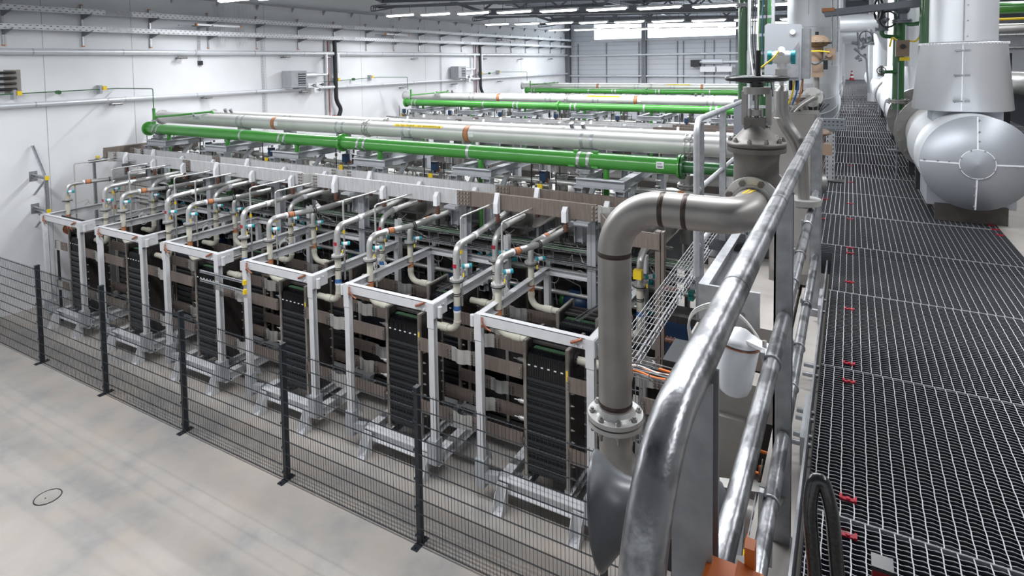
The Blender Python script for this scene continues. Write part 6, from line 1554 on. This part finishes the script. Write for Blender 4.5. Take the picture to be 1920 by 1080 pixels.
def hand_valve(x, y, z, s, d, lab, m_=None):
    t = thing('hand_valve', lab, 'valve', (x, y, z))
    d = Vector(d)
    part('body', MB().sphere((x, y, z), 0.07*s).cyl(Vector((x, y, z))-Vector((0, 0, 0.15*s)), Vector((x, y, z))+Vector((0, 0, 0.15*s)), 0.045*s, n=14).flange((x, y, z-0.13*s), (0, 0, 1), 0.09*s, 0.015, 16, 6).cyl(Vector((x, y, z)), Vector((x, y, z))+d*0.22*s, 0.025*s, n=10), m_ or roofm, t)
    part('handwheel', MB().torus(Vector((x, y, z))+d*0.22*s, d, 0.11*s, 0.012*s, 28, 6).bar(Vector((x, y, z-0.1*s))+d*0.22*s, Vector((x, y, z+0.1*s))+d*0.22*s, 0.015*s, 0.015*s), black, t)
hand_valve(0.38, 10.3, 6.75, 1.0, (0.3, -0.95, 0), 'dark hand valve with its wheel facing the walkway, left of the green upright pipes')
hand_valve(0.62, 10.2, 6.9, 1.4, (-0.95, -0.3, 0), 'large dark hand valve high on the thin green upright pipe')
hand_valve(0.30, 13.5, 6.6, 1.0, (-0.3, -0.95, 0), 'small dark hand valve beyond the other two over the walkway')
t = thing('branch_pipe', 'thin dark green branch pipes on the thin green upright pipe', 'pipe', (0.5, 10.3, 6.5))
part('pipe', MB().tube([(0.60, 10.35, 6.5), (0.38, 10.3, 6.52), (0.38, 10.3, 6.65)], 0.03, 10, 0.06).tube([(0.60, 10.35, 6.0), (0.42, 10.3, 6.0), (0.40, 10.2, 6.0)], 0.028, 10).tube([(0.65, 10.2, 6.72), (0.7, 10.1, 6.66), (0.9, 9.9, 6.68)], 0.03, 10, 0.05), dgreen, t)
hand_valve(0.38, 10.3, 6.02, 0.5, (0, -1, 0), 'small teal capped valve on the lower green branch pipe', stain)
t = thing('gauge_stand', 'thin steel stand pole standing on the walkway grating left of the jacketed pipes', 'stand', (0.56, 9.3, 4.7))
part('pole', MB().cyl((0.52, 9.0, 4.70), (0.52, 9.0, 5.5), 0.012, n=10).cyl((0.52, 9.0, 5.5), (0.52, 9.0, 6.15), 0.007, n=8), roofm, t)
part('foot', MB().box(0.42, 0.56, 8.95, 9.05, 5.02, 5.04), roofm, t)
t = thing('slotted_post', 'slotted galvanised post with a short arm standing left of the walkway', 'post', (-0.22, 8.3, 4.7))
part('post', MB().channel((-0.21, 8.3, 4.7), (-0.21, 8.3, 5.36), 0.10, 0.06, 0.006, (0, 1, 0)).box(-0.26, -0.16, 8.262, 8.268, 4.7, 5.36), galv, t)
b = MB()
for k in range(12): b.box(-0.245, -0.235, 8.258, 8.262, 4.74+k*0.05, 4.765+k*0.05); b.box(-0.185, -0.175, 8.258, 8.262, 4.74+k*0.05, 4.765+k*0.05)
for k in range(7): b.box(-0.37+k*0.045, -0.35+k*0.045, 8.168, 8.172, 5.44, 5.455); b.box(-0.37+k*0.045, -0.35+k*0.045, 8.168, 8.172, 5.40, 5.41)
part('slots', b, shaft, t)
part('arm', MB().box(-0.42, -0.05, 8.172, 8.30, 5.36, 5.48), roofm, t)
part('foot_plate', MB().box(-0.36, -0.06, 8.2, 8.4, 4.701, 4.715), shaft, t)
t = thing('control_valve', 'lower small tan actuator valve beyond the handrail end', 'valve', (-0.28, 6.0, 5.2))
part('diaphragm', MB().lathe((-0.23, 6.0, 5.52), (0, 0, 1), [(0, 0.03), (0.02, 0.085), (0.03, 0.09), (0.06, 0.05), (0.07, 0.0)], 24), tan, t)
part('body', MB().cyl((-0.23, 6.0, 5.1), (-0.23, 6.0, 5.52), 0.03, n=12).box(-0.24, -0.14, 5.93, 6.03, 5.36, 5.46), tan, t)
part('flange', MB().cyl((-0.30, 5.95, 5.1), (-0.22, 6.0, 5.1), 0.1, n=20), stain, t)
# ducts left of the walkway
def duct(x, y, r, lab, zc=5.58):
    t = thing('duct', lab, 'insulated pipe', (x, y, 4.7))
    part('riser', MB().cyl((x, y, zc+r*0.6), (x, y, 9.6), r, n=48), jacket, t)
    b = MB(); n = 5; R = r*1.25; prev = None
    for k in range(n+1):
        a = (PI/2)*k/n
        c = Vector((x, y+R-R*math.cos(a), zc+r*0.6-R*math.sin(a))); d = Vector((0, math.sin(a), -math.cos(a)))
        if prev: b.quadify(*[None, None]) if False else None
        ring = [c + (Vector((1, 0, 0))*math.cos(2*PI*i/40) + d.cross(Vector((1, 0, 0)))*math.sin(2*PI*i/40))*r for i in range(40)]
        if prev: b.quadify(prev+ring, [(i, (i+1) % 40, 40+(i+1) % 40, 40+i) for i in range(40)], False)
        prev = ring
    b.cyl(c, c+Vector((0, 2.2, 0)), r, n=40)
    part('elbow', b, jacket, t)
    s_ = MB()
    for k in range(1, n+1):
        a = (PI/2)*k/n; c = Vector((x, y+R-R*math.cos(a), zc+r*0.6-R*math.sin(a))); s_.torus(c, (0, math.sin(a), -math.cos(a)), r, 0.006, 40, 5)
    s_.torus((x, y, zc+r*0.6+0.9), (0, 0, 1), r, 0.005, 40, 5); s_.torus((x, y, zc+r*0.6+0.28), (0, 0, 1), r, 0.005, 40, 5)
    s_.bar((x-0.05, y-r-0.002, 6.9), (x-0.05, y-r-0.002, 9.5), 0.01, 0.006, (0, -1, 0))
    part('seam', s_, whitel, t)
    part('support', MB().box(x-0.05, x+0.05, y+1.5, y+1.6, 4.7, zc-0.5), galv, t)
duct(-0.55, 11.0, 0.385, 'large aluminium jacketed duct bending away left of the walkway')
duct(-0.55, 16.5, 0.36, 'second aluminium jacketed duct beyond the large one left of the walkway')
duct(-0.55, 23.0, 0.36, 'third and farthest aluminium jacketed duct left of the walkway')
# overhead
t = thing('cable_ladder', 'dark cable tray crossing over the walkway with rust coloured end', 'cable ladder', (0.5, 9.8, 6.9))
part('rail', MB().bar((-0.35, 9.8, 6.86), (1.3, 9.8, 6.98), 0.03, 0.09).bar((-0.35, 10.1, 6.86), (1.3, 10.1, 6.98), 0.03, 0.09), roofm, t)
part('bracket', MB().box(-0.38, -0.22, 9.75, 10.15, 6.88, 6.93), orange, t)
part('hanger', MB().cyl((-0.25, 9.9, 6.1), (-0.25, 9.9, 9.5), 0.012, n=6).cyl((-0.18, 9.9, 6.3), (-0.18, 9.9, 9.5), 0.012, n=6).cyl((0.4, 9.9, 6.9), (0.4, 9.9, 9.5), 0.015, n=6), railpost, t)
t = thing('overhead_duct', 'jacketed pipe with elbow crossing above the walkway', 'insulated pipe', (0.3, 14.5, 6.9))
part('jacket', MB().tube([(-0.45, 14.5, 6.93), (0.55, 14.5, 6.93), (0.75, 15.4, 6.5)], 0.19, 28, 0.35, k=5), jacket, t)
t = thing('overhead_duct', 'lower jacketed pipe with a green flange crossing farther over the walkway', 'insulated pipe', (0.2, 16.0, 6.7))
part('jacket', MB().cyl((-0.3, 17.0, 6.75), (0.35, 17.0, 6.78), 0.2, n=28), jacket, t); part('flange', MB().cyl((0.35, 17.0, 6.78), (0.45, 17.0, 6.79), 0.22, n=24), dgreen, t)
t = thing('instrument_cluster', 'cluster of small grey valves and gauges hanging over the far walkway', 'instrument', (0.3, 17.5, 6.4))
b = MB(); random.seed(11)
for k in range(16):
    x_, y_, z_ = random.uniform(0.05, 0.4), random.uniform(15.5, 17), random.uniform(6.1, 6.9); b.cyl((x_, y_, z_), (x_+random.uniform(-.12, .12), y_, z_+random.uniform(0, .12)), 0.035, n=8)
part('gauges', b, roofm, t); part('tube', MB().tube([(0.1, 16, 7.0), (0.15, 16, 6.3), (0.3, 16, 6.2), (0.35, 16, 5.4)], 0.02, 8, 0.05), roofm, t)
# traffic cone
t = thing('traffic_cone', 'small red and white traffic cone at the far end of the walkway', 'traffic cone', (0.04, 45.6, 4.7))
part('base', MB().box(-0.14, 0.22, 45.42, 45.78, 4.702, 4.74), red, t)
part('cone', MB().lathe((0.04, 45.6, 4.74), (0, 0, 1), [(0, 0.14), (0.60, 0.03), (0.61, 0.0)], 20), red, t)
part('stripe', MB().lathe((0.04, 45.6, 4.74), (0, 0, 1), [(0.13, 0.121), (0.25, 0.099)], 20).lathe((0.04, 45.6, 4.74), (0, 0, 1), [(0.38, 0.075), (0.48, 0.057)], 20), whitel, t, 'white stripes')
# plant at the far right
RX3 = 2.35
t = thing('process_pipe', 'white steel pipe bend with an upright valve at the right edge', 'pipe', (RX3, 11, 5.6))
part('pipe', MB().tube([(RX3+0.9, 10.6, 5.82), (RX3-0.15, 10.6, 5.82), (RX3-0.4, 11.2, 5.82)], 0.16, 24, 0.3).cyl((RX3+0.05, 10.6, 5.85), (RX3+0.05, 10.6, 9.0), 0.11, n=24), stain_l, t)
part('flange', MB().flange((RX3+0.05, 10.6, 6.10), (0, 0, 1), 0.18, 0.025, 24, 8).flange((RX3+0.05, 10.6, 6.42), (0, 0, 1), 0.18, 0.025, 24, 8), stain, t)
part('valve_body', MB().sphere((RX3+0.05, 10.6, 6.26), 0.17, 20, 12).flange((RX3-0.14, 10.6, 6.26), (1, 0, 0), 0.07, 0.015, 16, 6), stain_l, t)
for (z, r, m_, lab, y) in ((6.93, 0.09, green, 'green horizontal pipe high at the right edge', 11.6), (7.12, 0.09, pickled, 'dull steel horizontal pipe above the green one at the right edge', 11.4), (6.62, 0.07, stain_l, 'white horizontal pipe below the green one at the right edge', 11.6), (6.75, 0.02, yellow, 'thin yellow horizontal pipe at the right edge', 11.4)):
    single('row_pipe', MB().tube([(1.2, y, z), (8.8, y, z)], r, 16), m_, lab, 'pipe', (5, y, z))
wire_tray('cable_tray', (1.3, 12.2, 6.5), (8.0, 12.2, 6.5), 0.5, 0.06, 'upper cable tray full of blue and white cables at the right edge', ((blue, 0.012, 5), (wcable, 0.012, 8), (orange, 0.012, 2)), 'full cable trays at the right edge', 6)
wire_tray('cable_tray', (1.3, 12.3, 6.3), (8.0, 12.3, 6.3), 0.5, 0.06, 'lower cable tray full of blue and white cables at the right edge', ((blue, 0.012, 5), (wcable, 0.012, 8)), 'full cable trays at the right edge', 6)
t = thing('equipment_cabinet', 'black equipment frame behind the cone jacket at the right edge', 'cabinet', (2.0, 12.0, 4.7))
part('body', MB().box(1.6, 2.2, 12.1, 12.6, 4.7, 6.25), black, t)
single('cable_loop', MB().torus((1.85, 10.9, 6.1), (0.8, -0.6, 0), 0.16, 0.012, 32, 6), rubber, 'black hanging cable loop right of the cone jacket', 'cable', (1.85, 10.9, 6.1))
t = thing('slotted_post', 'galvanised slotted post with yellow foot at the far right edge', 'post', (2.5, 11.5, 4.7))
part('post', MB().channel((2.45, 11.2, 4.7), (2.45, 11.2, 5.7), 0.08, 0.06, 0.006, (0, 1, 0)), galv, t); part('foot', MB().box(2.47, 2.56, 11.15, 11.22, 4.9, 5.1), yellow, t)
